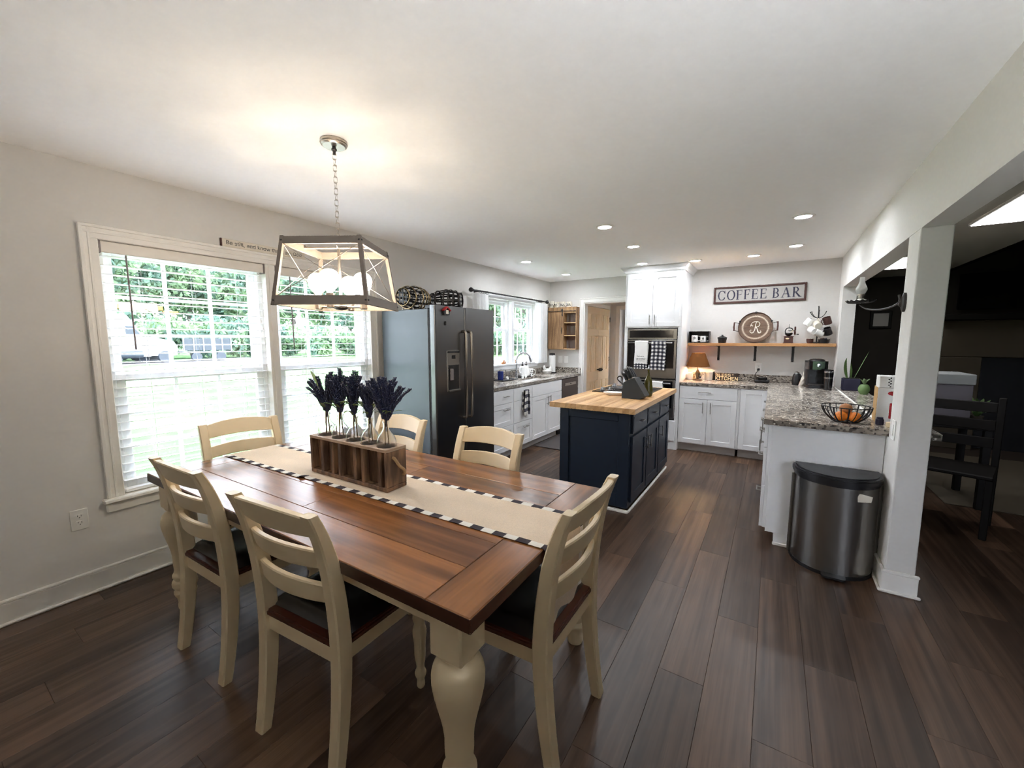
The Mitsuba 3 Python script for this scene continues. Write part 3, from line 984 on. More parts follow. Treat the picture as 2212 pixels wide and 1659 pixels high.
rope = spline([(-.02, -L2 + .002, .155), (-.022, -L2 - .016, .15), (-.01, -L2 - .030, .12), (.012, -L2 - .030, .10), (.034, -L2 - .016, .07), (.036, -L2 + .002, .062)], 40)
t.part('rope_handle', MB().tube(rope, .0075, 8), 'm_rope', True)
rope2 = rope * np.array([1, -1, 1])
t.part('rope_handle', MB().tube(rope2, .0075, 8), 'm_rope', True)


def lavender_stem(base, tip, bend, r):
    m = MB()
    base, tip = np.array(base), np.array(tip)
    mid = (base + tip) / 2 + bend
    P = bez([base, mid, tip], 12)
    m.tube(P, np.linspace(.0016, .001, 12), 5)
    L = np.linalg.norm(tip - base)
    k = int(19 + 7 * r.random())
    for j in range(k):
        f = .16 + .84 * j / (k - 1)
        q = P[0] * 0 + np.array([np.interp(f, np.linspace(0, 1, 12), P[:, a]) for a in range(3)])
        for w in range(3):
            an = 2 * PI * (w / 3 + j * .29)
            d = np.array([math.cos(an), math.sin(an), .9])
            d /= np.linalg.norm(d)
            s = .0064 * (1.12 - .40 * f) * (.8 + .5 * r.random())
            c = q + d * .006
            x = np.cross(d, (0, 0, 1))
            x /= np.linalg.norm(x)
            y = np.cross(d, x)
            V = np.array([c - d * s * 1.2, c + x * s, c + y * s, c - x * s, c - y * s, c + d * s * 1.7])
            F_ = np.array([[0, 2, 1], [0, 3, 2], [0, 4, 3], [0, 1, 4], [5, 1, 2], [5, 2, 3], [5, 3, 4], [5, 4, 1]])
            m.add(V, F_)
    return m


def leaf_blade(base, tip, w, bend):
    n = 9
    P = bez([base, (np.array(base) + np.array(tip)) / 2 + np.array(bend), tip], n)
    d = np.array(tip) - np.array(base)
    side = np.cross(d, (0, 0, 1.0))
    side = side / (np.linalg.norm(side) + 1e-9)
    wd = w * np.sin(np.linspace(.25, PI, n)) ** .8
    G = np.stack([P - side * wd[:, None] / 2, P + np.array([0, 0, -.0015]), P + side * wd[:, None] / 2], 1)
    return MB().slab(G, .0006)


_vp = spline([(.018, 0), (.036, .005), (.0445, .022), (.047, .040), (.044, .062), (.033, .084), (.020, .100), (.0150, .112), (.0150, .140), (.0185, .149)], 30)
_vi = _vp[::-1] * np.array([.95, 1]) - np.array([.0008, 0])
_vi[:, 1] = np.maximum(_vi[:, 1], .003)
vase_prof = np.vstack([_vp, _vi])
scene['m_vase'] = {'type': 'dielectric', 'int_ior': 1.45}
ORD = ('leftmost of the five, nearest the window', 'second from the window end', 'middle one of the five', 'fourth from the window end', 'nearest the rope handle, farthest right')
for i, y in enumerate(reversed(holes)):
    o = (PM @ np.array([0, y, .170, 1]))[:3]
    r = np.random.default_rng(40 + i)
    single('glass_vase', f'round clear glass vase in the crate, {ORD[i]}', 'vase', MB(Tr(*o)).lathe(vase_prof, 28), 'm_vase', 40, group='glass vases in the wooden crate')
    k = Thing('lavender_bunch', f'bunch of dark purple lavender, {ORD[i]}', 'flowers', 'lavender bunches in the vases')
    nst = (20, 18, 17, 15, 30)[i]
    top = o + np.array([0, 0, .142])
    for s in range(nst):
        an = 2 * PI * r.random()
        rad = math.sqrt(r.random())
        spread = (.110, .078, .078, .066, .118)[i]
        hgt = (.180, .200, .190, .176, .190)[i] + .04 * r.random() - .05 * rad ** 2
        dx, dy = math.cos(an) * rad * spread * .75, math.sin(an) * rad * spread
        if i == 0 and s == 0:
            dx, dy, hgt = -.01, .15, .125
        if i == 0 and s in (1, 2):
            dx, dy, hgt = .0, .11 - .02 * s, .185
        if i == 4 and s == 0:
            dx, dy, hgt = .02, -.145, .16
        base = top + np.array([-dx * .04, -dy * .04, -.012 - .01 * r.random()])
        tip = top + np.array([dx, dy, hgt])
        k.part('stem', lavender_stem(base, tip, np.array([-dx * .18, -dy * .18, .02]), r), 'm_bud')
    for s in range((7, 7, 9, 9, 6)[i]):
        an = 2 * PI * (s / 6 + .1 * r.random())
        L = .06 + .06 * r.random()
        b = top + np.array([0, 0, .005 + .05 * r.random()])
        e = b + np.array([math.cos(an) * L * .7, math.sin(an) * L, .03 * (r.random() - .2) + .03])
        k.part('leaf', leaf_blade(b, e, .022, (0, 0, .035)), 'm_leaf', True)
    if i == 0:
        b = top + np.array([0, .02, .1])
        k.part('leaf', leaf_blade(b, b + np.array([-.02, .075, .125]), .026, (0, .02, .03)), 'm_leaf', True)
    for s in range(5):
        k.part('stalk', MB().tube([top + np.array([(s - 2) * .003, .002 * (s % 3 - 1), .02]), top + np.array([(s - 2) * .007, .009 * (s % 3 - 1), -.105])], .0021, 6), 'm_stem', True, label='pale bare stalk inside the vase')

# ------------------------------------------------------------------ pendant
PX, PY = 1.30, 1.88
LM = Tr(PX, PY) @ Rz(D(-58.8))
t = Thing('pendant_light', 'open box pendant light of weathered grey wood hanging on a chain over the table', 'pendant light', M=LM)
ZT, ZB, TH, BH = 1.945, 1.631, .187, .226
t.part('canopy', MB(Tr(0, 0, CZ)).lathe([(.062, 0), (.064, -.012), (.060, -.016), (.060, -.020), (.055, -.024), (.052, -.026)], 40), 'm_nickel', 30)
t.part('chain_loop', MB(Tr(0, 0, CZ)).lathe([(.008, -.026), (.008, -.034), (.013, -.036), (.013, -.042), (.007, -.046), (.007, -.062), (.002, -.064)], 14), 'm_dark_metal', 30)
zc = CZ - .056
kk = 0
while zc > ZT + .03:
    a = np.linspace(0, 2 * PI, 20, endpoint=False)
    u, z = .0085 * np.cos(a), np.where(np.sin(a) > 0, .008, -.008) + .0085 * np.sin(a)
    P = np.stack([u, 0 * u, zc - .015 + z], 1) if kk % 2 == 0 else np.stack([0 * u, u, zc - .015 + z], 1)
    t.part('chain_link', MB().tube(P, .0017, 6, True), 'm_nickel', True)
    zc -= .0275
    kk += 1
t.part('hook', MB().tube(spline([(0, 0, zc + .012), (0, .006, zc + .004), (0, 0, zc - .004), (0, 0, ZT - .02)], 14), .003, 6), 'm_nickel', True)
wb_, wt = .042, .034            # rail heights
slope = (BH - TH) / (ZT - ZB)


def hw_at(z):
    return BH - (z - ZB) * slope


for z0, z1, nm in ((ZB, ZB + wb_, 'bottom_rail'), (ZT - wt, ZT, 'top_rail')):
    for k in range(4):
        R = Rz(k * PI / 2)
        a, c = hw_at(z0), hw_at(z1)
        th = .016
        V = np.array([(-a, -a, z0), (a, -a, z0), (a - th, -a + th, z0), (-a + th, -a + th, z0), (-c, -c, z1), (c, -c, z1), (c - th, -c + th, z1), (-c + th, -c + th, z1)])
        F_ = np.array([[0, 1, 5, 4], [1, 2, 6, 5], [2, 3, 7, 6], [3, 0, 4, 7], [3, 2, 1, 0], [4, 5, 6, 7]])
        t.part(nm, MB(R).add(V, F_), 'm_lamp_wood')
for k in range(4):
    a, c = BH + .001, TH + .001
    th = .017
    R = Rz(k * PI / 2)
    V = [(-a, -a, ZB - .003), (-a + th, -a, ZB - .003), (-a + th, -a + th, ZB - .003), (-a, -a + th, ZB - .003), (-c, -c, ZT + .003), (-c + th, -c, ZT + .003), (-c + th, -c + th, ZT + .003), (-c, -c + th, ZT + .003)]
    F_ = np.array([[0, 1, 5, 4], [1, 2, 6, 5], [2, 3, 7, 6], [3, 0, 4, 7], [3, 2, 1, 0], [4, 5, 6, 7]])
    pk = t.part('corner_post', MB(R).add(np.array(V), F_), 'm_lamp_wood')
    for zz in (ZB + .02, ZT - .018):
        q = hw_at(zz)
        mm = MB(R)
        mm.sphere((-q + .008, -q - .001, zz), .0045, 5).sphere((-q - .001, -q + .008, zz), .0045, 5)
        t.part('rivet', mm, 'm_dark_metal', True, parent=pk)
    zl, zh = ZB + wb_, ZT - wt
    q0, q1 = hw_at(zl), hw_at(zh)
    for s in (-1, 1):
        t.part('cross_wire', MB(R).tube([(-s * (q0 - .016), -q0 + .01, zl), (s * (q1 - .016), -q1 + .01, zh)], .0017, 6), 'm_nickel', True)
t.part('top_bar', MB().box(-hw_at(ZT - .02), hw_at(ZT - .02), -.012, .012, ZT - .018, ZT - .01, .002), 'm_lamp_wood')
t.part('stem_rod', MB().cyl((0, 0, ZB + .01), (0, 0, ZT - .012), .0075, n=12), 'm_nickel', 30)
t.part('hub', MB(Tr(0, 0, ZB)).lathe([(.006, -.012), (.024, -.008), (.034, 0), (.034, .008), (.012, .014)], 24), 'm_dark_metal', 30)
for k in range(4):
    an = k * PI / 2
    dx, dy = math.cos(an), math.sin(an)
    rr = .116
    t.part('arm', MB().tube([(dx * .02, dy * .02, ZB + .004), (dx * rr, dy * rr, ZB + .004)], .006, 8), 'm_nickel', True)
    t.part('socket', MB(Tr(dx * rr, dy * rr, ZB)).lathe([(.014, -.008), (.018, -.004), (.018, .05), (.020, .052), (.020, .062), (.012, .064)], 18), 'm_nickel', 30)
    t.part('bulb', MB(Tr(dx * rr, dy * rr, ZB + .06)).lathe(spline([(.013, 0), (.015, .012), (.030, .028), (.043, .052), (.046, .070), (.042, .092), (.028, .110), (.010, .1165), (.0008, .117)], 26), 22), 'm_bulb', True,
           emitter={'type': 'area', 'radiance': rgb((BULB, BULB * .84, BULB * .64))})

# ------------------------------------------------------------------ blinds, one for each dining sash
def blind(x0, x1, label):
    k = Thing('window_blind', label, 'window blind', 'white slatted blinds in the dining window')
    y0 = WY + .004
    k.part('valance', MB().box(x0 + .002, x1 - .002, y0 - .008, y0 + .004, 1.968, 2.032, .003), 'm_valance')
    k.part('headrail', MB().box(x0 + .006, x1 - .006, y0 + .006, y0 + .05, 1.978, 2.03, .002), 'm_blind')
    n = 27
    for i in range(n):
        z = 1.948 - i * .0515
        u = np.linspace(-1, 1, 5)
        P = np.zeros((2, 5, 3))
        for q, x in enumerate((x0 + .012, x1 - .012)):
            P[q] = np.stack([np.full(5, x), y0 + .026 + u * .0245, z + .0018 * (1 - u * u) - u * .0016], 1)
        k.part('slat', MB().slab(P, .0026), 'm_blind')
    k.part('bottom_rail', MB().box(x0 + .012, x1 - .012, y0 + .004, y0 + .05, W1[2] + .004, W1[2] + .024, .004), 'm_blind')
    for f in (.2, .5, .8) if x1 - x0 > .88 else (.25, .75):
        x = x0 + (x1 - x0) * f
        m = MB()
        for yy in (y0 + .001, y0 + .0515):
            m.cyl((x, yy, W1[2] + .02), (x, yy, 1.98), .0009, n=5)
        k.part('ladder_cord', m, 'm_blind')
    xw = x0 + .115
    k.part('wand', MB().cyl((xw, y0 - .012, 1.965), (xw + .004, y0 - .014, 1.41), .0042, n=8), 'm_grey_plastic')
    xc = x1 - .05
    m = MB()
    for s in (0, 1):
        m.cyl((xc + s * .012, y0 - .006, 1.97), (xc + s * .012, y0 - .006, 1.62 - s * .05), .0009, n=5)
        m.lathe([(.002, 0), (.006, -.008), (.008, -.024), (.001, -.026)], 8, Tr(xc + s * .012, y0 - .006, 1.62 - s * .05))
    k.part('pull_cord', m, 'm_blind')
    for x in (x0 + .001, x1 - .012):
        k.part('bracket', MB().box(x, x + .011, y0 - .009, y0 + .05, 1.965, 2.034, .001), 'm_grey_plastic')


blind(W1[0], MX0, 'white slatted blind over the left half of the dining window')
blind(MX1, W1[1], 'white slatted blind over the right half of the dining window, behind the lavender')

# scripture sign resting on the window casing
k = Thing('scripture_sign', 'narrow cream sign with dark lettering on top of the dining window casing', 'sign')
k.part('board', MB().box(1.343, 1.935, WY - .018, WY - .001, 2.114, 2.169, .003), 'm_sign_cream')
k.part('edge', MB().box(1.335, 1.344, WY - .0185, WY - .001, 2.1135, 2.1695, .002), 'm_frame_brown')
m = MB()
put_text(m, 'Be still, and know that I am God.', .026, (1.366, WY - .018, 2.132), (1, 0, 0), (0, 0, 1), .0006, width=.545)
k.part('lettering', m, 'm_ink')


def outlet(M, label, kind='duplex'):
    """A cover plate in a wall's local frame: u, d, w about its centre."""
    k = Thing('wall_outlet' if kind == 'duplex' else 'light_switch', label, 'outlet' if kind == 'duplex' else 'light switch', M=M)
    k.part('plate', MB().box(-.036, .036, -.006, -.0005, -.059, .059, .003), 'm_white')
    if kind == 'duplex':
        for s in (-1, 1):
            r = k.part('receptacle', MB().prism(rrect(-.017, -.014, .017, .014, .009), 0, .003, frame((1, 0, 0), (0, 0, 1), (0, -1, 0), (0, -.006, s * .0195))), 'm_white')
            m = MB().box(-.008, -.006, -.0096, -.009, s * .0195 - .001, s * .0195 + .008, 0).box(.006, .008, -.0096, -.009, s * .0195 - .001, s * .0195 + .008, 0)
            m.lathe([(.0026, 0), (.0026, .0006)], 8, frame((1, 0, 0), (0, 0, 1), (0, -1, 0), (0, -.009, s * .0195 - .007)))
            k.part('slot', m, 'm_ink', parent=r)
    else:
        k.part('rocker', MB().box(-.0165, .0165, -.010, -.006, -.033, .033, .002), 'm_white')
    return k


outlet(face_left(WY) @ Tr(.522, 0, .452), 'white duplex outlet low on the wall left of the dining window')

# ------------------------------------------------------------------ cabinets
def shaker(u0, u1, w0, w1, rail=.058, flat=False, d=-.02, t=.02):
    """A door or drawer front in a cabinet's local frame, its face at d."""
    m = MB()
    if flat:
        return m.box(u0, u1, d, d + t, w0, w1, .002)
    m.box(u0, u0 + rail, d, d + t, w0, w1, .0015).box(u1 - rail, u1, d, d + t, w0, w1, .0015)
    m.box(u0 + rail, u1 - rail, d, d + t, w0, w0 + rail, .0015).box(u0 + rail, u1 - rail, d, d + t, w1 - rail, w1, .0015)
    m.box(u0 + rail, u1 - rail, d + .009, d + t - .002, w0 + rail, w1 - rail, 0)
    return m


def bar_pull(u, w, length, vertical, d=-.02, r=.005):
    m = MB()
    h = length / 2
    if vertical:
        m.cyl((u, d - .03, w - h), (u, d - .03, w + h), r, n=10)
        for s in (-1, 1):
            m.cyl((u, d, w + s * h * .7), (u, d - .03, w + s * h * .7), r * .8, n=8)
    else:
        m.cyl((u - h, d - .03, w), (u + h, d - .03, w), r, n=10)
        for s in (-1, 1):
            m.cyl((u + s * h * .7, d, w), (u + s * h * .7, d - .03, w), r * .8, n=8)
    return m


G = .0025


def front(k, kind, u0, u1, w0, w1, m, pull=None, flat=False, pm='m_steel', rail=.058):
    key = k.part(kind, shaker(u0 + G, u1 - G, w0 + G, w1 - G, rail, flat), m)
    if pull:
        pu, pw, ln, vert = pull
        k.part('handle', bar_pull(pu, pw, ln, vert), pm, 30, parent=key)
    return key


def carcass(k, u0, u1, depth, m, toe='m_toe', h=.875, toe_h=.105, toe_d=.07):
    k.part('body', MB().box(u0, u1, 0, depth, toe_h, h, .002), m)
    k.part('toe_kick', MB().box(u0, u1, toe_d, depth, 0, toe_h, .001), toe)


# left run along the window wall
FL = face_left(2.69)
DEP = WY - 2.69 - .003
k = Thing('drawer_cabinet', 'white three-drawer base cabinet directly right of the refrigerator', 'cabinet', M=FL)
carcass(k, 3.575, 4.188, DEP, 'm_cabinet')
front(k, 'drawer', 3.577, 4.188, .70, .868, 'm_cabinet', (4.0, .79, .12, False), True)
front(k, 'drawer', 3.577, 4.188, .42, .70, 'm_cabinet', (4.0, .625, .12, False))
front(k, 'drawer', 3.577, 4.188, .11, .42, 'm_cabinet', (4.0, .345, .12, False))
k = Thing('drawer_cabinet', 'white three-drawer base cabinet with the checked towel hanging on it', 'cabinet', M=FL)
carcass(k, 4.190, 4.652, DEP, 'm_cabinet')
front(k, 'drawer', 4.190, 4.652, .70, .868, 'm_cabinet', (4.43, .80, .12, False), True)
front(k, 'drawer', 4.190, 4.652, .42, .70, 'm_cabinet', None, True)
front(k, 'drawer', 4.190, 4.652, .11, .42, 'm_cabinet', (4.46, .345, .12, False))
k = Thing('sink_cabinet', 'white two-door sink base cabinet below the kitchen window', 'cabinet', M=FL)
carcass(k, 4.654, 5.550, DEP, 'm_cabinet')
front(k, 'false_front', 4.654, 5.550, .70, .868, 'm_cabinet', None, True)
front(k, 'door', 4.654, 5.102, .11, .70, 'm_cabinet', (5.065, .61, .13, True))
front(k, 'door', 5.102, 5.550, .11, .70, 'm_cabinet', (5.14, .61, .13, True))
k = Thing('dishwasher', 'dark stainless dishwasher at the far end of the sink counter', 'dishwasher', M=FL)
k.part('body', MB().box(5.565, 6.165, 0.0, DEP, .1, .872, .002), 'm_black')
k.part('door', MB().box(5.568, 6.162, -.022, 0, .11, .868, .006), 'm_dishwasher')
k.part('handle_recess', MB().box(5.66, 6.07, -.024, -.0215, .755, .80, .001), 'm_nickel')
k.part('badge', MB().box(5.84, 5.90, -.0255, -.024, .772, .784, .0005), 'm_ink')
k.part('toe_panel', MB().box(5.568, 6.162, .05, .07, 0, .1, .001), 'm_black')
single('end_panel', 'narrow white filler panel between dishwasher and back wall', 'cabinet panel', MB(FL).box(6.17, 6.262, -.015, DEP, 0, .875, .002), 'm_cabinet')
# countertop with a sink cut-out
ct = sg.box(3.565, 2.66, 6.268, WY - .002)
sink = rrect(4.70, 2.76, 5.42, 3.08, .04)
k = Thing('sink_countertop', 'speckled granite countertop under the kitchen window', 'countertop')
k.part('slab', MB().prism(ct.difference(sink), .8765, .914), 'm_granite')
k.part('backsplash', MB().box(3.565, 6.268, WY - .022, WY - .001, .914, 1.005, .002).box(6.248, 6.268, 2.665, WY - .022, .914, 1.005, .002), 'm_granite')
k = Thing('sink', 'undermounted pale sink basin in the granite counter below the faucet', 'sink')
m = MB()
m.prism(sink.buffer(.012).difference(sink), .72, .876).prism(sink.buffer(.012), .71, .72)
k.part('basin', m, 'm_white')
k.part('drain', MB(Tr(5.06, 2.93, .72)).lathe([(.04, 0), (.04, .003), (.03, .004)], 20), 'm_steel', 30)
# faucet
k = Thing('faucet', 'tall chrome gooseneck faucet in front of the kitchen window', 'faucet')
fx, fy = 4.985, 3.13
k.part('base', MB(Tr(fx, fy, .914)).lathe([(.027, 0), (.027, .008), (.021, .014), (.020, .07), (.016, .075)], 20), 'm_chrome', 30)
P = np.vstack([[(fx, fy, .98), (fx, fy, 1.08), (fx, fy, 1.16)], [(fx + .095 - .095 * math.cos(a), fy - (.06 * (1 - math.cos(a))), 1.17 + .105 * math.sin(a)) for a in np.linspace(.1, PI * .82, 16)]])
k.part('spout', MB().tube(spline(P, 50), .012, 12), 'm_chrome', True)
e = P[-1]
k.part('spray_head', MB().cyl(e, e + np.array([.03, -.012, -.085]), .0135, .017, 14), 'm_chrome', 30)
k.part('lever', MB().tube([(fx + .018, fy - .01, .965), (fx + .05, fy - .03, .975), (fx + .085, fy - .05, 1.0)], .006, 8), 'm_chrome', True)

# things on the sink counter
k = Thing('dish_rack', 'small black wire rack on a dark tray beside the refrigerator', 'dish rack')
k.part('tray', MB().box(4.42, 4.80, 2.98, 3.2, .915, .928, .004), 'm_black')
m = MB()
for yy in (3.0, 3.18):
    m.tube(spline([(4.60, yy, .93), (4.60, yy, 1.0), (4.62, yy, 1.04), (4.70, yy, 1.045), (4.77, yy, 1.035), (4.785, yy, .99), (4.785, yy, .93)], 24), .004, 6)
m.tube([(4.6, 3.0, .96), (4.6, 3.18, .96)], .003, 6).tube([(4.785, 3.0, .96), (4.785, 3.18, .96)], .003, 6)
k.part('wire_frame', m, 'm_black', True)
single('blue_cup', 'cobalt blue cup standing on the dark tray next to the refrigerator', 'cup', MB(Tr(4.50, 3.08, .928)).lathe([(.034, 0), (.038, .01), (.04, .06), (.04, .115), (.036, .115), (.034, .02)], 22), 'm_blue', 30)
k = Thing('drinking_glass', 'patterned drinking glass leaning in the black wire rack', 'glass')
k.part('bowl', MB(Tr(4.69, 3.09, .935)).lathe([(.03, 0), (.034, .05), (.036, .10)], 18, cap=False), 'm_glass', True)
single('white_cup', 'tiny white cup lying on the tray before the blue cup', 'cup', MB(Tr(4.515, 3.0, .95) @ Rx(1.2)).lathe([(.012, 0), (.02, .01), (.022, .03), (.019, .03), (.015, .012)], 16), 'm_white', 30)
single('spoon_rest', 'white ceramic spoon rest standing at the foot of the faucet', 'spoon rest', MB().tube(spline([(4.94, 3.03, 1.0), (4.99, 3.02, .965), (5.02, 3.01, .945)], 12), .008, 8).sphere((5.045, 3.005, .94), (.026, .012, .026), 8), 'm_white', True)
single('sponge_holder', 'small white cylinder beside the base of the faucet', 'sponge holder', MB(Tr(4.945, 3.0, .915)).lathe([(.014, 0), (.016, .005), (.016, .045), (.012, .05)], 14), 'm_white', 30)
k = Thing('soap_tray', 'black rectangular tray under the two white soap bottles', 'tray')
k.part('tray', MB().box(5.0, 5.27, 3.045, 3.14, .9145, .932, .004), 'm_black')
for i, x in enumerate((5.085, 5.19)):
    k = Thing('soap_bottle', ('white soap pump bottle nearer the faucet', 'white soap pump bottle nearer the patterned mug')[i], 'soap bottle', 'white soap pump bottles on the black tray', M=Tr(x, 3.09, .9325))
    k.part('bottle', MB().lathe(spline([(.040, 0), (.044, .006), (.044, .11), (.040, .135), (.026, .150), (.014, .155)], 24), 20), 'm_white', 40)
    k.part('pump', MB().lathe([(.015, .155), (.016, .172), (.006, .174), (.006, .20), (.012, .20), (.012, .208)], 12).box(-.006, .035, -.006, .006, .20, .209, .002), 'm_black', 30)


def mug_mesh(r, h, t=.004, n=22, side=0.0):
    m = MB()
    m.lathe([(r * .86, 0), (r * .96, .004), (r, .014), (r, h - .002), (r - t * .5, h), (r - t, h - .002), (r - t, .012), (.002, .008)], n)
    hd = MB(Rz(side)).tube(spline([(r - .002, 0, h * .82), (r + .022, 0, h * .84), (r + .034, 0, h * .55), (r + .024, 0, h * .25), (r - .003, 0, h * .2)], 18), .0052, 8)
    return m, hd


def mug(label, M, m='m_white', r=.042, h=.095, side=0.0, group=None, print_=None):
    k = Thing('mug', label, 'mug', group, M=M)
    a, b = mug_mesh(r, h, side=side)
    k.part('cup', a, m, 40)
    k.part('handle', b, m, True)
    if print_ is not None:
        k.part('print', print_, 'm_ink')
    return k


m = MB()
for q in range(9):
    an = -2.6 + q * .24
    m.sphere((.0425 * math.cos(an), .0425 * math.sin(an), .03 + .03 * (q % 3)), (.008, .008, .011), 5)
mug('white patterned mug at the right end of the soap tray', Tr(5.32, 3.09, .9145), r=.044, h=.115, side=-.75, print_=m)
# hen on a nest dish
k = Thing('hen_dish', 'white ceramic hen-shaped dish on the sink counter before the paper towels', 'dish', M=Tr(5.86, 3.08, .9145) @ Rz(-.2))
k.part('nest', MB(Sc(1.25, .9, 1)).lathe(spline([(.045, 0), (.05, .005), (.07, .035), (.078, .05), (.07, .052)], 20), 24), 'm_white', 40)
hb = MB().sphere((0, 0, .055), (.085, .055, .035), 10)
hb.tube(spline([(-.05, 0, .06), (-.075, 0, .09), (-.082, 0, .115), (-.076, 0, .128)], 14), np.linspace(.032, .015, 14), 10)
hb.sphere((-.079, 0, .126), (.018, .013, .017), 7).cyl((-.094, 0, .125), (-.108, 0, .121), .006, .001, 8)
hb.tube(spline([(.05, 0, .06), (.078, 0, .095), (.092, 0, .130)], 12), np.linspace(.034, .008, 12), 10)
k.part('hen_lid', hb, 'm_white', True)
k = Thing('paper_towel_holder', 'white paper towel roll on a black stand in the counter corner', 'paper towel holder', M=Tr(6.06, 3.10, .9145))
k.part('base', MB().lathe([(.075, 0), (.078, .004), (.075, .012), (.02, .014)], 26), 'm_black', 30)
k.part('post', MB().cyl((0, 0, .012), (0, 0, .325), .007, n=10), 'm_black', 30)
k.part('finial', MB().lathe([(.008, .300), (.046, .302), (.048, .315), (.044, .326), (.015, .330)], 18), 'm_black', 30)
k.part('paper_roll', MB().lathe([(.021, .016), (.054, .016), (.055, .02), (.055, .288), (.054, .292), (.021, .292)], 28), 'm_paper', 30)
single('floor_mat', 'dark grey mat on the floor before the sink cabinet', 'mat', MB().box(4.78, 5.75, 2.08, 2.72, .0, .012, .004), 'm_rug')
# figurines on the sill
for i, (x, lab) in enumerate(((4.80, 'small brown animal figurine on the kitchen window sill, left of the mullion'), (5.135, 'single small brown figurine on the kitchen window sill right of the mullion'))):
    k = Thing('figurine', lab, 'figurine', M=Tr(x, WY - .03, W2[2]))
    m = MB().sphere((0, 0, .018), (.024 if i == 0 else .014, .014, .018), 7).sphere((.012 if i == 0 else 0, 0, .043), .012, 6)
    if i == 0:
        m.sphere((-.03, 0, .014), (.016, .012, .014), 6).sphere((.04, 0, .013), (.015, .012, .014), 6).sphere((.048, 0, .03), .008, 5)
    k.part('body', m, 'm_tan', True)
    k.part('nose', MB().sphere((.012 if i == 0 else 0, -.0115, .043), .004, 4), 'm_black', True)


# hanging towel on the second drawer stack
def hanging_cloth(u0, u1, w0, w1, d, m, name, label, M, back=None, wave=.006, n=18, seed=0, folds=2.0, gather=.0):
    nu, nw = 14, 26
    P = np.zeros((nu, nw, 3))
    for i in range(nu):
        for j in range(nw):
            a, c = i / (nu - 1), j / (nw - 1)
            w = w1 + (w0 - w1) * c
            mid = (u0 + u1) / 2
            half = (u1 - u0) / 2 * (1 - gather * (1 - c) ** 2)
            P[i, j] = (mid + (2 * a - 1) * half + .003 * math.sin(6 * c + seed), d - wave * (.4 + c) * math.sin(folds * PI * a + seed) - .004, w + .003 * math.sin(4 * a + seed))
    uv = np.stack([np.repeat(np.linspace(0, 1, nu)[:, None], nw, 1), np.repeat(np.linspace(1, 0, nw)[None], nu, 0)], -1).reshape(-1, 2)
    mb = MB().slab(P, .003)
    k = Thing(name, label, 'towel', M=M)
    k.part('front_fold', mb, m, True, uv=np.vstack([uv, uv]))
    if back:
        Q = P.copy()
        Q[..., 1] = d + back
        Q[..., 2] = w1 + (Q[..., 2] - w1) * .8
        k.part('back_fold', MB().slab(Q, .003), m, True, uv=np.vstack([uv, uv]))
        tp = []
        for i in range(nu):
            a = P[i, 0]
            tp.append([(a[0], a[1] + (Q[i, 0, 1] - a[1]) * q, a[2] + .012 * math.sin(PI * q)) for q in np.linspace(0, 1, 7)])
        tuv = np.stack([np.repeat(np.linspace(0, 1, nu)[:, None], 7, 1), np.ones((nu, 7))], -1).reshape(-1, 2)
        k.part('top_fold', MB().slab(np.array(tp)[:, ::-1], -.003), m, True, uv=np.vstack([tuv, tuv]))
    return k


hanging_cloth(4.37, 4.53, .505, .815, -.062, 'm_gingham_big', 'checked_towel', 'black and cream checked towel hanging from the drawer handle left of the sink', FL, back=.026, wave=.012, folds=3.2, gather=.35)

# ------------------------------------------------------------------ curtain rod and curtains
k = Thing('curtain_rod', 'black curtain rod with ball finials above the kitchen window', 'curtain rod')
RYc, RZc = WY - .075, 2.085
k.part('rod', MB().cyl((4.06, RYc, RZc), (5.99, RYc, RZc), .0105, n=14), 'm_black', 30)
for s, x in ((-1, 4.06), (1, 5.99)):
    k.part('finial', MB(frame((0, 1, 0), (0, 0, 1), (1, 0, 0), (x, RYc, RZc)) @ Sc(1, 1, s)).lathe(spline([(.012, 0), (.018, .006), (.012, .014), (.026, .03), (.029, .045), (.020, .062), (.002, .068)], 24), 16), 'm_black', True)
    k.part('bracket', MB().box(x - s * .12 - .008, x - s * .12 + .008, RYc, WY - .001, RZc - .012, RZc + .0, .002).box(x - s * .12 - .012, x - s * .12 + .012, WY - .006, WY - .001, RZc - .05, RZc + .02, .002), 'm_black')
    for q in range(4):
        xx = x - s * (.15 + q * .05)
        a = np.linspace(0, 2 * PI, 16, endpoint=False)
        k.part('ring', MB().tube(np.stack([0 * a + xx, RYc + .0185 * np.cos(a), RZc - .008 + .0185 * np.sin(a)], 1), .0026, 6, True), 'm_black', True)


def curtain(x0, x1, z0, label, seed):
    nu, nz = 90, 12
    P = np.zeros((nu, nz, 3))
    for i in range(nu):
        a = i / (nu - 1)
        for j in range(nz):
            c = j / (nz - 1)
            amp = .016 + .008 * c
            P[i, j] = (x0 + (x1 - x0) * a + .006 * math.sin(13 * a + c * 2 + seed), RYc + amp * math.sin(a * 2 * PI * 4.5 + seed + .5 * math.sin(3 * c)) + .006 * math.sin(a * 31 + seed), RZc - .03 + (z0 - RZc + .03) * c)
    return single('curtain', label, 'curtain', MB().grid(P), 'm_curtain', True, group=None)


curtain(4.07, 4.37, 1.09, 'short white curtain at the left of the kitchen window behind the refrigerator', .4)
curtain(5.66, 6.02, 1.09, 'short white curtain gathered at the right of the kitchen window', 1.3)

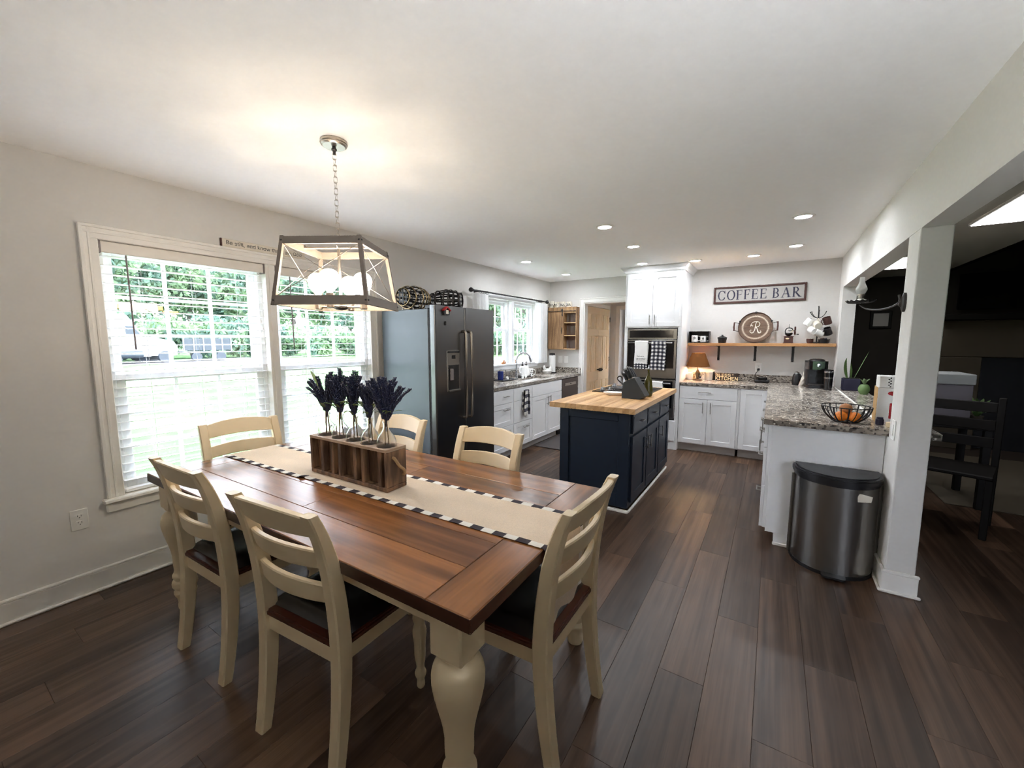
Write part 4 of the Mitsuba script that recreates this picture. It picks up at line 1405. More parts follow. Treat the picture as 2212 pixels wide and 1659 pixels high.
# ------------------------------------------------------------------ wall cabinet with a sliding barn door
k = Thing('wall_cabinet', 'rustic brown wall cabinet with sliding barn door beside the doorway', 'cabinet')
cy0, cy1, cz0, cz1, cx0 = 2.712, 3.225, 1.305, 2.0, 6.15
B = WX - .001
k.part('side_panel', MB().box(cx0, B, cy0, cy0 + .016, cz0, cz1, .002), 'm_barn')
k.part('side_panel', MB().box(cx0, B, cy1 - .016, cy1, cz0, cz1, .002), 'm_barn')
k.part('back_panel', MB().box(B - .008, B, cy0 + .016, cy1 - .016, cz0, cz1, 0), 'm_barn_dark')
k.part('top_panel', MB().box(cx0, B - .008, cy0 + .016, cy1 - .016, cz1 - .016, cz1, .002), 'm_barn')
k.part('bottom_panel', MB().box(cx0, B - .008, cy0 + .016, cy1 - .016, cz0, cz0 + .016, .002), 'm_barn_light')
k.part('divider', MB().box(cx0, B - .008, 2.935, 2.951, cz0 + .016, cz1 - .016, .002), 'm_barn')
for z in (1.535, 1.745):
    k.part('shelf', MB().box(cx0, B - .008, cy0 + .016, 2.935, z - .007, z + .007, .002), 'm_barn_light')
k.part('header', MB().box(cx0 - .012, cx0, cy0, cy1, 1.90, cz1, .002), 'm_barn')
d = k.part('barn_door', MB().box(cx0 - .030, cx0 - .014, 2.93, 3.215, cz0 + .005, 1.915, .003), 'm_barn', label='brown sliding barn door')
k.part('handle', MB().tube(spline([(cx0 - .03, 2.955, 1.67), (cx0 - .05, 2.955, 1.65), (cx0 - .05, 2.955, 1.59), (cx0 - .03, 2.955, 1.57)], 16), .005, 8), 'm_dark_metal', True, parent=d)
k.part('hanger', MB().box(cx0 - .034, cx0 - .030, 2.946, 2.962, 1.85, 1.96, .001).lathe([(.016, -.004), (.016, .004)], 16, frame((0, 1, 0), (0, 0, 1), (1, 0, 0), (cx0 - .036, 2.954, 1.955))), 'm_dark_metal', 30, parent=d)
k.part('rail', MB().cyl((cx0 - .026, cy0 + .005, 1.935), (cx0 - .026, cy1, 1.935), .005, n=8), 'm_dark_metal', 30)
gi = 0
WHERE = {1.321: 'bottom', 1.542: 'middle', 1.752: 'top'}
GL = ('left', 'middle', 'right')
for z, hh in ((1.321, .135), (1.542, .15), (1.752, .13)):
    for q, y in enumerate((2.885, 2.82, 2.758)):
        single('tumbler', f'clear drinking glass on the {WHERE[z]} shelf of the barn-door cabinet, {GL[q]}', 'glass', MB(Tr(6.20, y, z + .0005)).lathe([(.024, 0), (.0245, .003), (.029, hh)], 16, cap=False), 'm_glass', True, group='tumblers in the open half of the wall cabinet')
for i, y in enumerate((3.185, 3.095, 2.985, 2.865)):
    m = MB()
    for q in range(7):
        an = PI - 1.0 + q * .3
        m.sphere((.041 * math.cos(an), .041 * math.sin(an), .03 + .02 * (q % 2)), (.007, .007, .01), 4)
    mug(('cream mug on top of the barn-door cabinet, leftmost in the corner', 'cream mug on top of the barn-door cabinet, second from left', 'cream mug on top of the barn-door cabinet, second from right', 'cream mug on top of the barn-door cabinet, nearest the doorway')[i],
        Tr(6.20, y, cz1 + .0005) @ Rz((.2, -.3, .15, 0)[i]), 'm_offwhite', .04, (.11, .095, .095, .09)[i], side=(2.2, 1.6, 1.5, 1.8)[i], group='mugs on top of the wall cabinet', print_=m)
for i, y in enumerate((3.05, 2.938)):
    outlet(face_back(WX) @ Tr(-y, 0, 1.135), ('white rocker switch plate below the barn-door cabinet, nearer the corner', 'white rocker switch plate below the barn-door cabinet, nearer the doorway')[i], 'switch')

# ------------------------------------------------------------------ refrigerator
FF = face_left(2.52)
k = Thing('refrigerator', 'stainless side-by-side refrigerator with grey sides and ice dispenser', 'refrigerator', M=FF)
x0, x1, xm = 2.662, 3.562, 3.075
k.part('cabinet', MB().box(x0, x1, .085, .70, .03, 1.745, .006), 'm_fridge_side', label='grey painted side cabinet')
k.part('gasket', MB().box(x0 + .008, x1 - .008, .068, .085, .06, 1.74, 0), 'm_ink')
for a, c in ((x0, xm - .003), (xm + .003, x1)):
    pr = rrect(a, 0, c, .068, .014, 5)
    k.part('door', MB().prism(pr, .06, 1.775), 'm_steel_dark', 40)
k.part('hinge_cover', MB().box(x0 + .02, x0 + .10, .03, .14, 1.745, 1.78, .004), 'm_black')
k.part('base_grille', MB().box(x0 + .01, x1 - .01, .04, .085, .0, .06, .002), 'm_black')
for u, s in ((3.035, -1), (3.115, 1)):
    P = np.array([(u, -.002, 1.548), (u, -.034, 1.545), (u, -.044, 1.53), (u, -.049, 1.35), (u, -.052, 1.13), (u, -.049, .90), (u, -.044, .73), (u, -.034, .715), (u, -.002, .712)])
    h = MB()
    for q in range(1):
        h.tube(P, .0135, 12)
    k.part('handle', h, 'm_nickel', True)
dsp = k.part('dispenser', MB().box(2.805, 2.985, -.006, .004, .985, 1.37, .004), 'm_steel')
k.part('recess', MB().box(2.818, 2.972, -.0075, .0, 1.0, 1.235, .003), 'm_black', parent=dsp)
k.part('display', MB().box(2.87, 2.92, -.0085, -.005, 1.29, 1.325, .002), 'm_black_gloss', parent=dsp)
k.part('paddle', MB().box(2.84, 2.885, -.018, -.006, 1.09, 1.2, .004), 'm_grey_plastic', parent=dsp)
k.part('drip_tray', MB().box(2.815, 2.975, -.026, -.004, .985, 1.003, .003), 'm_steel', parent=dsp)
k.part('top_trim', MB().box(2.81, 2.98, -.0085, -.004, 1.345, 1.362, .002), 'm_black', parent=dsp)
k = Thing('fridge_magnet', 'small house-shaped bottle opener magnet with red roof on the refrigerator door', 'magnet', M=FF)
k.part('body', MB().prism(sg.Polygon([(2.765, 1.69), (2.835, 1.69), (2.84, 1.735), (2.80, 1.755), (2.76, 1.735)]), 0, .018, frame((1, 0, 0), (0, 0, 1), (0, -1, 0), (0, -.001, 0))), 'm_black')
k.part('roof', MB().prism(sg.Polygon([(2.752, 1.733), (2.80, 1.768), (2.848, 1.733), (2.843, 1.727), (2.80, 1.755), (2.757, 1.727)]), 0, .03, frame((1, 0, 0), (0, 0, 1), (0, -1, 0), (0, -.001, 0))), 'm_red')
k.part('face', MB().prism(sg.box(2.785, 1.70, 2.82, 1.735), .018, .020, frame((1, 0, 0), (0, 0, 1), (0, -1, 0), (0, -.001, 0))), 'm_offwhite')
k.part('clip', MB().box(2.79, 2.798, -.012, -.001, 1.60, 1.635, .002), 'm_black')


def barrel(label, M, L, R, grid_end):
    k = Thing('wire_basket', label, 'basket', 'black metal barrel baskets on the refrigerator', M=M)
    n = 12
    bars, hoops = MB(), MB()
    u = np.linspace(-1, 1, 13)
    prof = R * np.sqrt(np.clip(1 - .62 * u ** 2, 0, 1))
    for q in range(n):
        an = 2 * PI * q / n
        for w in (0,):
            P = np.stack([u * L / 2, prof * math.cos(an), prof * math.sin(an)], 1)
            tang = np.array([0, -math.sin(an), math.cos(an)]) * .009
            nrm = np.array([0, math.cos(an), math.sin(an)]) * .002
            Gd = np.stack([P - tang, P + tang], 1)
            bars.slab(Gd, .003)
    for uu in (-.93, -.55, 0.0, .3, .6, .93):
        r = R * math.sqrt(1 - .62 * uu ** 2) + .003
        a = np.linspace(0, 2 * PI, 40, endpoint=False)
        w = .008
        ring = np.stack([np.stack([0 * a + uu * L / 2 + s * w, r * np.cos(a), r * np.sin(a)], 1) for s in (-1, 1)], 1)
        ring = np.vstack([ring, ring[:1]])
        hoops.slab(ring, .003)
    k.part('bars', bars, 'm_black')
    k.part('hoops', hoops, 'm_brass' if not grid_end else 'm_dark_metal')
    r = R * math.sqrt(1 - .62 * .93 ** 2)
    for s in (-1, 1):
        e = MB()
        for q in (-.5, 0, .5):
            c = math.sqrt(1 - q * q) * r
            e.box(s * L / 2 * .93 - .002, s * L / 2 * .93 + .002, q * r - .005, q * r + .005, -c, c, 0)
            e.box(s * L / 2 * .93 - .0025, s * L / 2 * .93 + .0015, -c, c, q * r - .005, q * r + .005, 0)
        k.part('end_grid', e, 'm_black')
    f = MB()
    for sx in (-.5, .5):
        for sy in (-.6, .6):
            f.cyl((sx * L / 2, sy * R * .8, -R * .62), (sx * L / 2 * 1.1, sy * R, -R - .012), .004, n=6)
    k.part('feet', f, 'm_nickel')
    return k


barrel('black metal barrel-shaped basket on the refrigerator, left one with brass hoops', Tr(2.85, 2.97, 1.745 + .125) @ Rz(.12), .335, .113, False)
barrel('black metal barrel-shaped basket on the refrigerator, right one with its grid end turned out', Tr(3.20, 2.86, 1.745 + .122) @ Rz(-1.15), .32, .11, True)

# ------------------------------------------------------------------ island
IX0, IX1, IY0, IY1, IZ = 3.185, 4.815, 0.890, 1.650, .92
k = Thing('kitchen_island', 'navy blue kitchen island with drawers and doors under a butcher block top', 'kitchen island')
k.part('body', MB().box(3.315, 4.76, .965, 1.60, .04, IZ - .045, .003), 'm_navy')
m = MB()
e = 3.315
for y0, y1, z0, z1 in ((.965, 1.06, .04, IZ - .045), (1.515, 1.60, .04, IZ - .045), (1.06, 1.515, .04, .16), (1.06, 1.515, .785, IZ - .045)):
    m.box(e - .018, e, y0, y1, z0, z1, .003)
k.part('end_frame', m, 'm_navy')
m = MB()
m.box(e - .030, e, .955, 1.61, 0, .024, .004).box(e, 4.76, .950, .966, 0, .024, .004)
k.part('shoe_moulding', m, 'm_trim', label='white shoe moulding along the floor')
FI = face_left(.965)
k2 = k
k2.M = None
us = [3.33, 3.80, 4.275, 4.75]
for i in range(3):
    a, c = us[i], us[i + 1]
    dk = k.part('drawer', MB(FI).box(a + .012, c - .012, -.02, 0, .68, .845, .003).box(a + .03, c - .03, -.022, -.02, .70, .825, .001), 'm_navy')
    k.part('handle', MB(FI).cyl((((a + c) / 2) - .045, -.048, .765), (((a + c) / 2) + .045, -.048, .765), .0045, n=8).cyl(((a + c) / 2 - .03, -.02, .765), ((a + c) / 2 - .03, -.048, .765), .004, n=6).cyl(((a + c) / 2 + .03, -.02, .765), ((a + c) / 2 + .03, -.048, .765), .004, n=6), 'm_steel', 30, parent=dk)
    mm = shaker(a + .012, c - .012, .085, .655, .07)
    v, f = mm.get()
    dk = k.part('door', MB(FI).add(v, f), 'm_navy')
    hx = (c - .05) if i != 2 else (a + .05)
    if i == 1:
        hx = a + .05
    if i == 2:
        hx = a + .05
    v, f = bar_pull(hx, .53, .12, True).get()
    k.part('handle', MB(FI).add(v, f), 'm_steel', 30, parent=dk)
k = Thing('island_worktop', 'thick butcher block worktop of pale maple strips on the navy island', 'worktop')
ns = 15
CX0, CX1, CY0, CY1 = 4.05, 4.72, 1.02, 1.60
for i in range(ns):
    y0, y1 = IY0 + (IY1 - IY0) * i / ns, IY0 + (IY1 - IY0) * (i + 1) / ns
    m = MB().box(IX0, IX1, y0 + .0002, y1 - .0002, IZ - .044, IZ, .001)
    k.part('strip', m, 'm_butcher', uv=wuv(m, 0))
k = Thing('cooktop', 'black glass cooktop with coil burners set in the island worktop', 'cooktop')
k.part('glass_plate', MB().prism(rrect(CX0, CY0, CX1, CY1, .015), IZ + .0002, IZ + .008), 'm_black_gloss')
k.part('vent_grille', MB().box(4.33, 4.44, CY0 + .05, CY1 - .05, IZ + .008, IZ + .014, .002), 'm_black')
for x, y in ((4.17, 1.52), (4.23, 1.455), (4.60, 1.535), (4.64, 1.44)):
    k.part('knob', MB(Tr(x, y, IZ + .008)).lathe([(.027, 0), (.028, .006), (.021, .010), (.019, .03), (.017, .032)], 18), 'm_chrome', 30)
for x, y in ((4.19, 1.33), (4.19, 1.14), (4.58, 1.33), (4.58, 1.14)):
    m = MB()
    for r in (.03, .055, .08):
        a = np.linspace(0, 2 * PI, 30, endpoint=False)
        m.tube(np.stack([x + r * np.cos(a), y + r * np.sin(a), 0 * a + IZ + .011], 1), .0035, 5, True)
    k.part('burner_ring', m, 'm_dark_metal', True)
single('serving_dish', 'white oval dish lying on the island beside the knife block', 'dish', MB(Tr(3.93, 1.30, IZ + .0003) @ Rz(.35) @ Sc(.6, 1.25, 1)).lathe(spline([(.05, 0), (.07, .004), (.088, .018), (.095, .028), (.089, .027), (.06, .010), (.002, .008)], 30), 30), 'm_white', 40)
# knife block: leaning body, its slots to the upper left
KM = Tr(3.80, 1.075, IZ + .0004) @ Rz(D(-97))
k = Thing('knife_block', 'dark slanted knife block full of black-handled knives on the island', 'knife block', M=KM)
prof = sg.Polygon([(-.10, 0), (.075, 0), (.125, .035), (.018, .200), (-.085, .150), (-.10, .07)])
k.part('block', MB().prism(prof.buffer(-.004).buffer(.004), -.058, .058, frame((1, 0, 0), (0, 0, 1), (0, -1, 0), (0, 0, 0))), 'm_block')
dirv = np.array([-.55, 0, .835])
dirv /= np.linalg.norm(dirv)
a0, a1 = np.array([-.085, 0, .150]), np.array([.018, 0, .200])
KN = [(.2, -.035, .10), (.2, 0.0, .085), (.2, .035, .075), (.5, -.038, .115), (.5, -.005, .12), (.5, .03, .105), (.82, -.035, .13), (.82, 0.005, .125), (.82, .038, .115)]
for f, yy, L in KN:
    b = a0 + (a1 - a0) * f + np.array([0, yy, 0])
    t_ = b + dirv * L
    m = MB()
    P = bez([b - dirv * .01, b + dirv * L * .5 + np.array([.006, 0, .004]), t_], 8)
    m.tube(P, [.009, .0095, .010, .0095, .009, .010, .0105, .007], 8)
    h = k.part('knife_handle', m, 'm_black', True)
    k.part('bolster', MB().cyl(b - dirv * .002, b + dirv * .012, .0105, n=8).sphere(t_ - dirv * .012 + np.array([.0, 0, .0]), .0108, 5), 'm_steel', 30, parent=h)
k.part('scissors', MB().tube(spline([a0 + np.array([-.002, -.03, -.05]), a0 + np.array([-.05, -.03, .0]), a0 + np.array([-.075, -.03, .035]), a0 + np.array([-.06, -.03, .05]), a0 + np.array([-.03, -.03, .015])], 20), .006, 8), 'm_black', True)
k = Thing('oil_bottle', 'dark green glass oil bottle with pourer behind the knife block', 'bottle', M=Tr(4.0, 1.0, IZ + .0004))
k.part('glass', MB().lathe(spline([(.032, 0), (.036, .006), (.036, .13), (.034, .155), (.022, .185), (.014, .205), (.013, .255), (.015, .262)], 34), 22), 'm_green_glass', 40)
k.part('pourer', MB().lathe([(.015, .262), (.016, .275), (.006, .282), (.004, .305), (.003, .306)], 14), 'm_chrome', 30)

# ------------------------------------------------------------------ oven tower
FB = face_back(5.63)
TY0, TY1 = 1.012, 1.755
k = Thing('oven_cabinet', 'tall white cabinet tower housing the built-in double oven', 'cabinet', M=FB)
u0, u1 = -TY1, -TY0
k.part('side_panel', MB().box(u0, u0 + .02, 0, .638, .0, 2.36, .002), 'm_cabinet')
k.part('side_panel', MB().box(u1 - .02, u1, 0, .638, .0, 2.36, .002), 'm_cabinet')
k.part('upper_body', MB().box(u0 + .02, u1 - .02, .0, .638, 1.625, 2.36, .001), 'm_cabinet')
k.part('lower_body', MB().box(u0 + .02, u1 - .02, .0, .638, .0, .40, .001), 'm_cabinet')
k.part('stile', MB().box(u0, u0 + .045, -.001, .02, .40, 1.625, .001), 'm_cabinet')
k.part('stile', MB().box(u1 - .045, u1, -.001, .02, .40, 1.625, .001), 'm_cabinet')
um = (u0 + u1) / 2
for a, c, hs in ((u0 + .025, um, um - .032), (um, u1 - .025, um + .032)):
    front(k, 'door', a, c, 1.64, 2.335, 'm_cabinet', (hs, 1.735, .13, True))
front(k, 'drawer', u0 + .03, u1 - .03, .12, .39, 'm_cabinet', None)
P = [(0, 0), (-.012, 0), (-.018, .012), (-.022, .03), (-.050, .058), (-.058, .066), (-.062, .0795), (0, .0795)]
m = MB()
poly = np.array(P)
for (ax, ay, bx, by) in ((u0, 0, u1, 0), (u0, .638, u0, 0), (u1, 0, u1, .638)):
    pass
ring = []
for q in poly:
    o = -q[0]
    ring.append([(u0 - o, .638, 2.36 + q[1]), (u0 - o, -o, 2.36 + q[1]), (u1 + o, -o, 2.36 + q[1]), (u1 + o, .638, 2.36 + q[1])])
m.grid(np.array(ring)[::-1].transpose(1, 0, 2))
k.part('crown', m, 'm_cabinet')
k = Thing('double_oven', 'stainless and black glass built-in double oven in the white tower', 'oven', M=FB)
ou0, ou1 = u0 + .048, u1 - .048
k.part('body', MB().box(ou0 + .01, ou1 - .01, .0, .55, .42, 1.61, .002), 'm_black')
k.part('control_panel', MB().box(ou0, ou1, -.022, 0, 1.475, 1.612, .004), 'm_steel')
k.part('display', MB().box(ou0 + .03, ou1 - .045, -.024, -.021, 1.495, 1.592, .002), 'm_black_gloss')
for z0, z1, nm in ((.955, 1.468, 'upper'), (.425, .935, 'lower')):
    d = k.part('oven_door', MB().box(ou0, ou1, -.028, 0, z0, z1, .004), 'm_steel')
    k.part('window', MB().box(ou0 + .012, ou1 - .03, -.030, -.027, z0 + .135, z1 - .015, .002), 'm_black_gloss', parent=d)
    zz = z1 - .045
    h = MB().cyl((ou0 + .02, -.066, zz), (ou1 - .045, -.066, zz), .0135, n=14)
    for uu in (ou0 + .045, ou1 - .07):
        h.cyl((uu, -.028, zz), (uu, -.066, zz), .008, n=8)
    k.part('handle', h, 'm_steel_dark', 30, parent=d)
k.part('air_gap', MB().box(ou0, ou1, -.004, 0, .936, .954, 0), 'm_black')
kk = hanging_cloth(-1.585, -1.412, 1.075, 1.437, -.082, 'm_towel_white', 'kitchen_towel', 'white tea towel with script print and checked hem on the upper oven handle', FB, back=.033, wave=.004, folds=1.2)
m = MB()
zr = np.random.default_rng(3)
for row, (w, hh, zc) in enumerate(((.10, .018, 1.245), (.125, .032, 1.212), (.10, .008, 1.183))):
    n = (22, 26, 14)[row]
    u = np.linspace(-w / 2, w / 2, n)
    m.tube(spline(np.stack([-1.498 + u + .003 * np.sin(9 * u / w * 3), 0 * u - .0935 - .0, zc + hh * .5 * np.sin(np.arange(n) * 2.1 + row) * (.6 + .4 * zr.random(n))], 1), 130), .0013, 5)
kk.part('script_print', m, 'm_ink_grey', True)
hanging_cloth(-1.365, -1.185, 1.068, 1.437, -.082, 'm_gingham_small', 'kitchen_towel', 'black and white gingham towel on the upper oven handle', FB, back=.033, wave=.006, folds=2.2)
hanging_cloth(-1.40, -1.205, .70, .903, -.082, 'm_towel_white', 'kitchen_towel', 'white towel folded over the lower oven handle just above the island', FB, back=.033, wave=.003, folds=1.1)

# ------------------------------------------------------------------ back run with the coffee bar
FK = face_back(5.665)
k = Thing('base_cabinet', 'white base cabinet with one wide drawer and two doors beside the oven tower', 'cabinet', M=FK)
carcass(k, -1.010, -.335, .60, 'm_cabinet')
front(k, 'drawer', -1.005, -.335, .705, .868, 'm_cabinet', (-.70, .80, .15, False), True)
front(k, 'door', -1.005, -.668, .115, .705, 'm_cabinet', (-.715, .60, .14, True))
front(k, 'door', -.668, -.335, .115, .705, 'm_cabinet', (-.625, .60, .14, True))
k = Thing('corner_cabinet', 'white single-door corner cabinet between the coffee bar and the peninsula', 'cabinet', M=FK)
carcass(k, -.305, .60, .60, 'm_cabinet')
k.part('filler', MB().box(-.335, -.305, -.004, .6, .105, .875, .001), 'm_cabinet')
front(k, 'door', -.303, -.02, .115, .868, 'm_cabinet', None)

# peninsula cabinets
FP = face_right(-.005)
k = Thing('peninsula_cabinet', 'white peninsula cabinets with plain painted end panel behind the trash can', 'cabinet', M=FP)
k.part('body', MB().box(-5.64, -3.375, .0, .62, .105, .874, .002), 'm_cabinet')
k.part('end_panel', MB().box(-3.375, -3.360, .02, .622, .085, .874, .002), 'm_cabinet')
k.part('end_panel_foot', MB().box(-3.375, -3.361, .075, .622, .0, .085, .001), 'm_cabinet')
k.part('shoe_moulding', MB().box(-3.361, -3.345, .07, .622, 0, .022, .004), 'm_trim')
k.part('toe_kick', MB().box(-5.64, -3.376, .075, .62, 0, .105, .001), 'm_toe')
for i, (a, c) in enumerate(((-3.83, -3.37), (-4.29, -3.83), (-4.9, -4.29), (-5.55, -4.9))):
    if i == 0:
        front(k, 'drawer', a, c, .70, .868, 'm_cabinet', ((a + c) / 2, .79, .12, False), True)
        front(k, 'drawer', a, c, .42, .70, 'm_cabinet', ((a + c) / 2, .60, .12, False))
        front(k, 'drawer', a, c, .11, .42, 'm_cabinet', ((a + c) / 2, .32, .12, False))
    else:
        front(k, 'door', a, c, .11, .70, 'm_cabinet', (c - .05, .58, .13, True))
        front(k, 'drawer', a, c, .70, .868, 'm_cabinet', ((a + c) / 2, .79, .12, False), True)
# L-shaped granite counter running through the pass-through
ct = shapely.union_all([sg.box(5.635, RY0 + .001, WX - .001, 1.009), sg.box(3.318, RY0 + .001, 5.9, .025), sg.box(3.318, -.865, 5.985, RY0 + .002)])
k = Thing('granite_countertop', 'L-shaped speckled granite countertop of the coffee bar and peninsula', 'countertop')
k.part('slab', MB().prism(ct.buffer(-.003).buffer(.003), .8765, .914), 'm_granite')
k.part('backsplash', MB().box(WX - .022, WX - .001, RY0 + .001, 1.008, .914, 1.008, .002), 'm_granite')
k.part('sill_strip', MB().box(3.75, 5.985, RY0 - .004, RY0 + .012, .914, .924, .003), 'm_trim', label='thin white strip across the counter in the pass-through')

# lamp on the coffee bar
k = Thing('table_lamp', 'small lit table lamp with brown burlap shade under the shelf', 'table lamp', M=Tr(6.05, .855, .9145))
k.part('base', MB().lathe(spline([(.055, 0), (.058, .008), (.02, .02), (.014, .04), (.028, .08), (.026, .11), (.012, .14), (.010, .20)], 30), 20), 'm_dark_metal', 40)
sh = MB()
sh.lathe([(.150, .190), (.083, .372)], 40, cap=False).lathe([(.080, .372), (.147, .190)], 40, cap=False)
scene['m_shade'] = {'type': 'twosided', 'bsdf': {'type': 'diffuse', 'reflectance': rgb(S(112, 74, 44))}}
k.part('shade', sh, 'm_shade', True)
k.part('shade_wire', MB().box(-.08, .08, -.002, .002, .355, .359, 0).box(-.002, .002, -.08, .08, .355, .359, 0).cyl((0, 0, .20), (0, 0, .36), .004, n=6), 'm_dark_metal')
k.part('bulb', MB().sphere((0, 0, .265), (.028, .028, .036), 8), 'm_bulb', True, emitter={'type': 'area', 'radiance': rgb((160.0, 104.0, 48.0))})
mug('white mug with dark script standing under the burlap lamp, left', Tr(6.07, .955, .9145), r=.04, h=.10, side=2.5, group=None)
m = MB()
for q in range(8):
    m.box(-.0022 - .0, .0, -.045 + q * .012, -.038 + q * .012, .05 + .01 * (q % 3), .075 + .008 * (q % 2), 0, Tr(-.058, 0, 0))
k = Thing('canister', 'cream canister printed with a heart under the burlap lamp', 'canister', M=Tr(6.10, .825, .9145))
k.part('body', MB().prism(rrect(-.035, -.062, .035, .062, .02), 0, .112), 'm_offwhite', 30)
m = MB()
for q, (w, z) in enumerate(((.075, .098), (.09, .080), (.055, .062))):
    m.box(-.0358, -.0348, -w / 2, w / 2, z - .003, z + .003, 0)
m.prism(sg.Point(-.008, 0).buffer(.010).union(sg.Point(.008, 0).buffer(.010)).union(sg.Polygon([(-.017, -.005), (.017, -.005), (0, -.024)])), 0, .0008, frame((0, -1, 0), (0, 0, 1), (-1, 0, 0), (-.0352, 0, .045)))
k.part('print', m, 'm_ink_navy')
k = Thing('canister', 'round pale tin with oval label left of the kitchen sign', 'canister', M=Tr(6.14, .725, .9145))
k.part('body', MB().lathe([(.044, 0), (.047, .004), (.047, .105), (.044, .112), (.002, .113)], 26), 'm_sign_cream', 40)
k.part('label', MB(Ry(-PI / 2) @ Rz(PI / 2)).prism(sa.scale(sg.Point(0, .06).buffer(.02), 1.1, 1), .0465, .0478), 'm_offwhite')
single('black_box', 'narrow black box between the pale tin and the kitchen sign', 'box', MB().box(6.17, 6.235, .662, .678, .9145, 1.03, .002), 'm_black')
k = Thing('kitchen_sign', 'small dark wooden block sign with tan raised letters on the coffee bar', 'sign')
k.part('block', MB().box(6.17, 6.20, .372, .658, .9145, 1.018, .003), 'm_dark_block')
m = MB()
put_text(m, 'BLESS', .034, (6.17, .650, .974), (0, -1, 0), (0, 0, 1), .004, True, width=.185)
m.prism(sg.Point(-.004, 0).buffer(.0045).union(sg.Point(.004, 0).buffer(.0045)).union(sg.Polygon([(-.008, -.002), (.008, -.002), (0, -.011)])), 0, .003, frame((0, -1, 0), (0, 0, 1), (-1, 0, 0), (6.17, .436, 1.0)))
k.part('top_lettering', m, 'm_letter_tan')
m = MB()
put_text(m, 'KITCHEN', .048, (6.17, .651, .921), (0, -1, 0), (0, 0, 1), .004, True, width=.272)
k.part('bottom_lettering', m, 'm_letter_tan')
k = Thing('waffle_maker', 'small black appliance with its cord plugged into the wall outlet', 'appliance', M=Tr(6.13, .10, .9145))
k.part('base', MB().box(-.06, .06, -.085, .085, .004, .04, .01), 'm_black')
k.part('lid', MB().prism(rrect(-.055, -.06, .055, .06, .03), .04, .062), 'm_black_gloss')
k.part('handle', MB().tube(spline([(-.03, .055, .055), (-.07, .03, .07), (-.085, 0, .065), (-.07, -.03, .07), (-.03, -.055, .055)], 20), .008, 8), 'm_black', True)
k.part('cord', MB().tube(spline([(.06, .06, .03), (.09, .085, .06), (.108, .075, .11), (.114, .06, .135), (.118, .05, .155), (.115, .048, .158)], 40), .0035, 8), 'm_black', True)
k.part('plug', MB().box(.112, .138, .034, .062, .148, .176, .004), 'm_black')
outlet(face_back(WX) @ Tr(-.150, 0, 1.105), 'white outlet above the coffee bar backsplash with a black plug in it')
k = Thing('coffee_maker', 'black coffee maker in the corner of the counter by the pass-through', 'coffee maker', M=Tr(5.87, -.43, .9145) @ Rz(.12))
k.part('base', MB().prism(rrect(-.13, -.09, .13, .09, .03), 0, .03), 'm_black')
k.part('tower', MB().prism(rrect(-.02, -.09, .13, .09, .03), .03, .26), 'm_black')
k.part('head', MB().prism(rrect(-.14, -.092, .13, .092, .035), .215, .31), 'm_black_gloss')
k.part('lid', MB(Tr(-.03, .0, .31) @ Sc(1.1, .9, 1)).lathe([(.085, 0), (.08, .015), (.05, .024), (.002, .026)], 24), 'm_black', 30)
k.part('drip_tray', MB().box(-.125, -.03, -.07, .07, .03, .045, .004), 'm_dark_metal')
k.part('button_ring', MB(frame((0, 1, 0), (0, 0, 1), (1, 0, 0), (-.142, 0, .265))).lathe([(.022, 0), (.022, -.003), (.017, -.004)], 18), 'm_chrome', 30)
k = Thing('travel_tumbler', 'dark tumbler with bright steel rim right of the coffee maker', 'tumbler', M=Tr(5.66, -.535, .9145))
k.part('body', MB().lathe([(.032, 0), (.036, .004), (.042, .15), (.043, .19)], 22), 'm_black_gloss', 40)
k.part('rim', MB().lathe([(.0435, .19), (.044, .206), (.041, .208)], 22), 'm_chrome', 30)
k.part('lid', MB().lathe([(.040, .207), (.041, .222), (.02, .226)], 20), 'm_black', 30)
k.part('band', MB().lathe([(.0418, .125), (.0425, .14), (.0418, .14)], 22), 'm_steel', 30)
k = Thing('electric_kettle', 'small black canister with shiny lid left of the coffee maker', 'canister', M=Tr(6.05, -.265, .9145))
k.part('body', MB().lathe(spline([(.045, 0), (.048, .01), (.046, .09), (.040, .125), (.030, .14)], 20), 22), 'm_black', 40)
k.part('lid', MB().lathe([(.030, .14), (.026, .155), (.010, .165), (.002, .166)], 18), 'm_chrome', 30)
k.part('spout', MB().tube([(.0, -.04, .09), (.0, -.06, .12), (.0, -.07, .145)], [.012, .010, .008], 8), 'm_black', True)
k = Thing('coffee_bag', 'crumpled silver brown foil bag leaning against the coffee maker', 'bag', M=Tr(5.95, -.325, .9145) @ Rz(.2))
nn = 12
u = np.linspace(-1, 1, nn)
U, V = np.meshgrid(u, np.linspace(0, 1, nn), indexing='ij')
th = .028 * (1 - U ** 2) ** .5 * (1 - V ** 1.5) + .002
Y = U * .05 * (1 - .15 * V) - .05 * V
Z = V * .19
wr = np.array([[meshkit.noise(np.array([a * 3, b * 6, .3])) for b in np.linspace(0, 1, nn)] for a in u]) - .5
m = MB()
m.grid(np.stack([-th - wr * .012 + .02 * V, Y, Z], -1)[::-1])
m.grid(np.stack([th + wr * .012 + .02 * V, Y, Z], -1))
k.part('pouch', m, 'm_nickel', True)

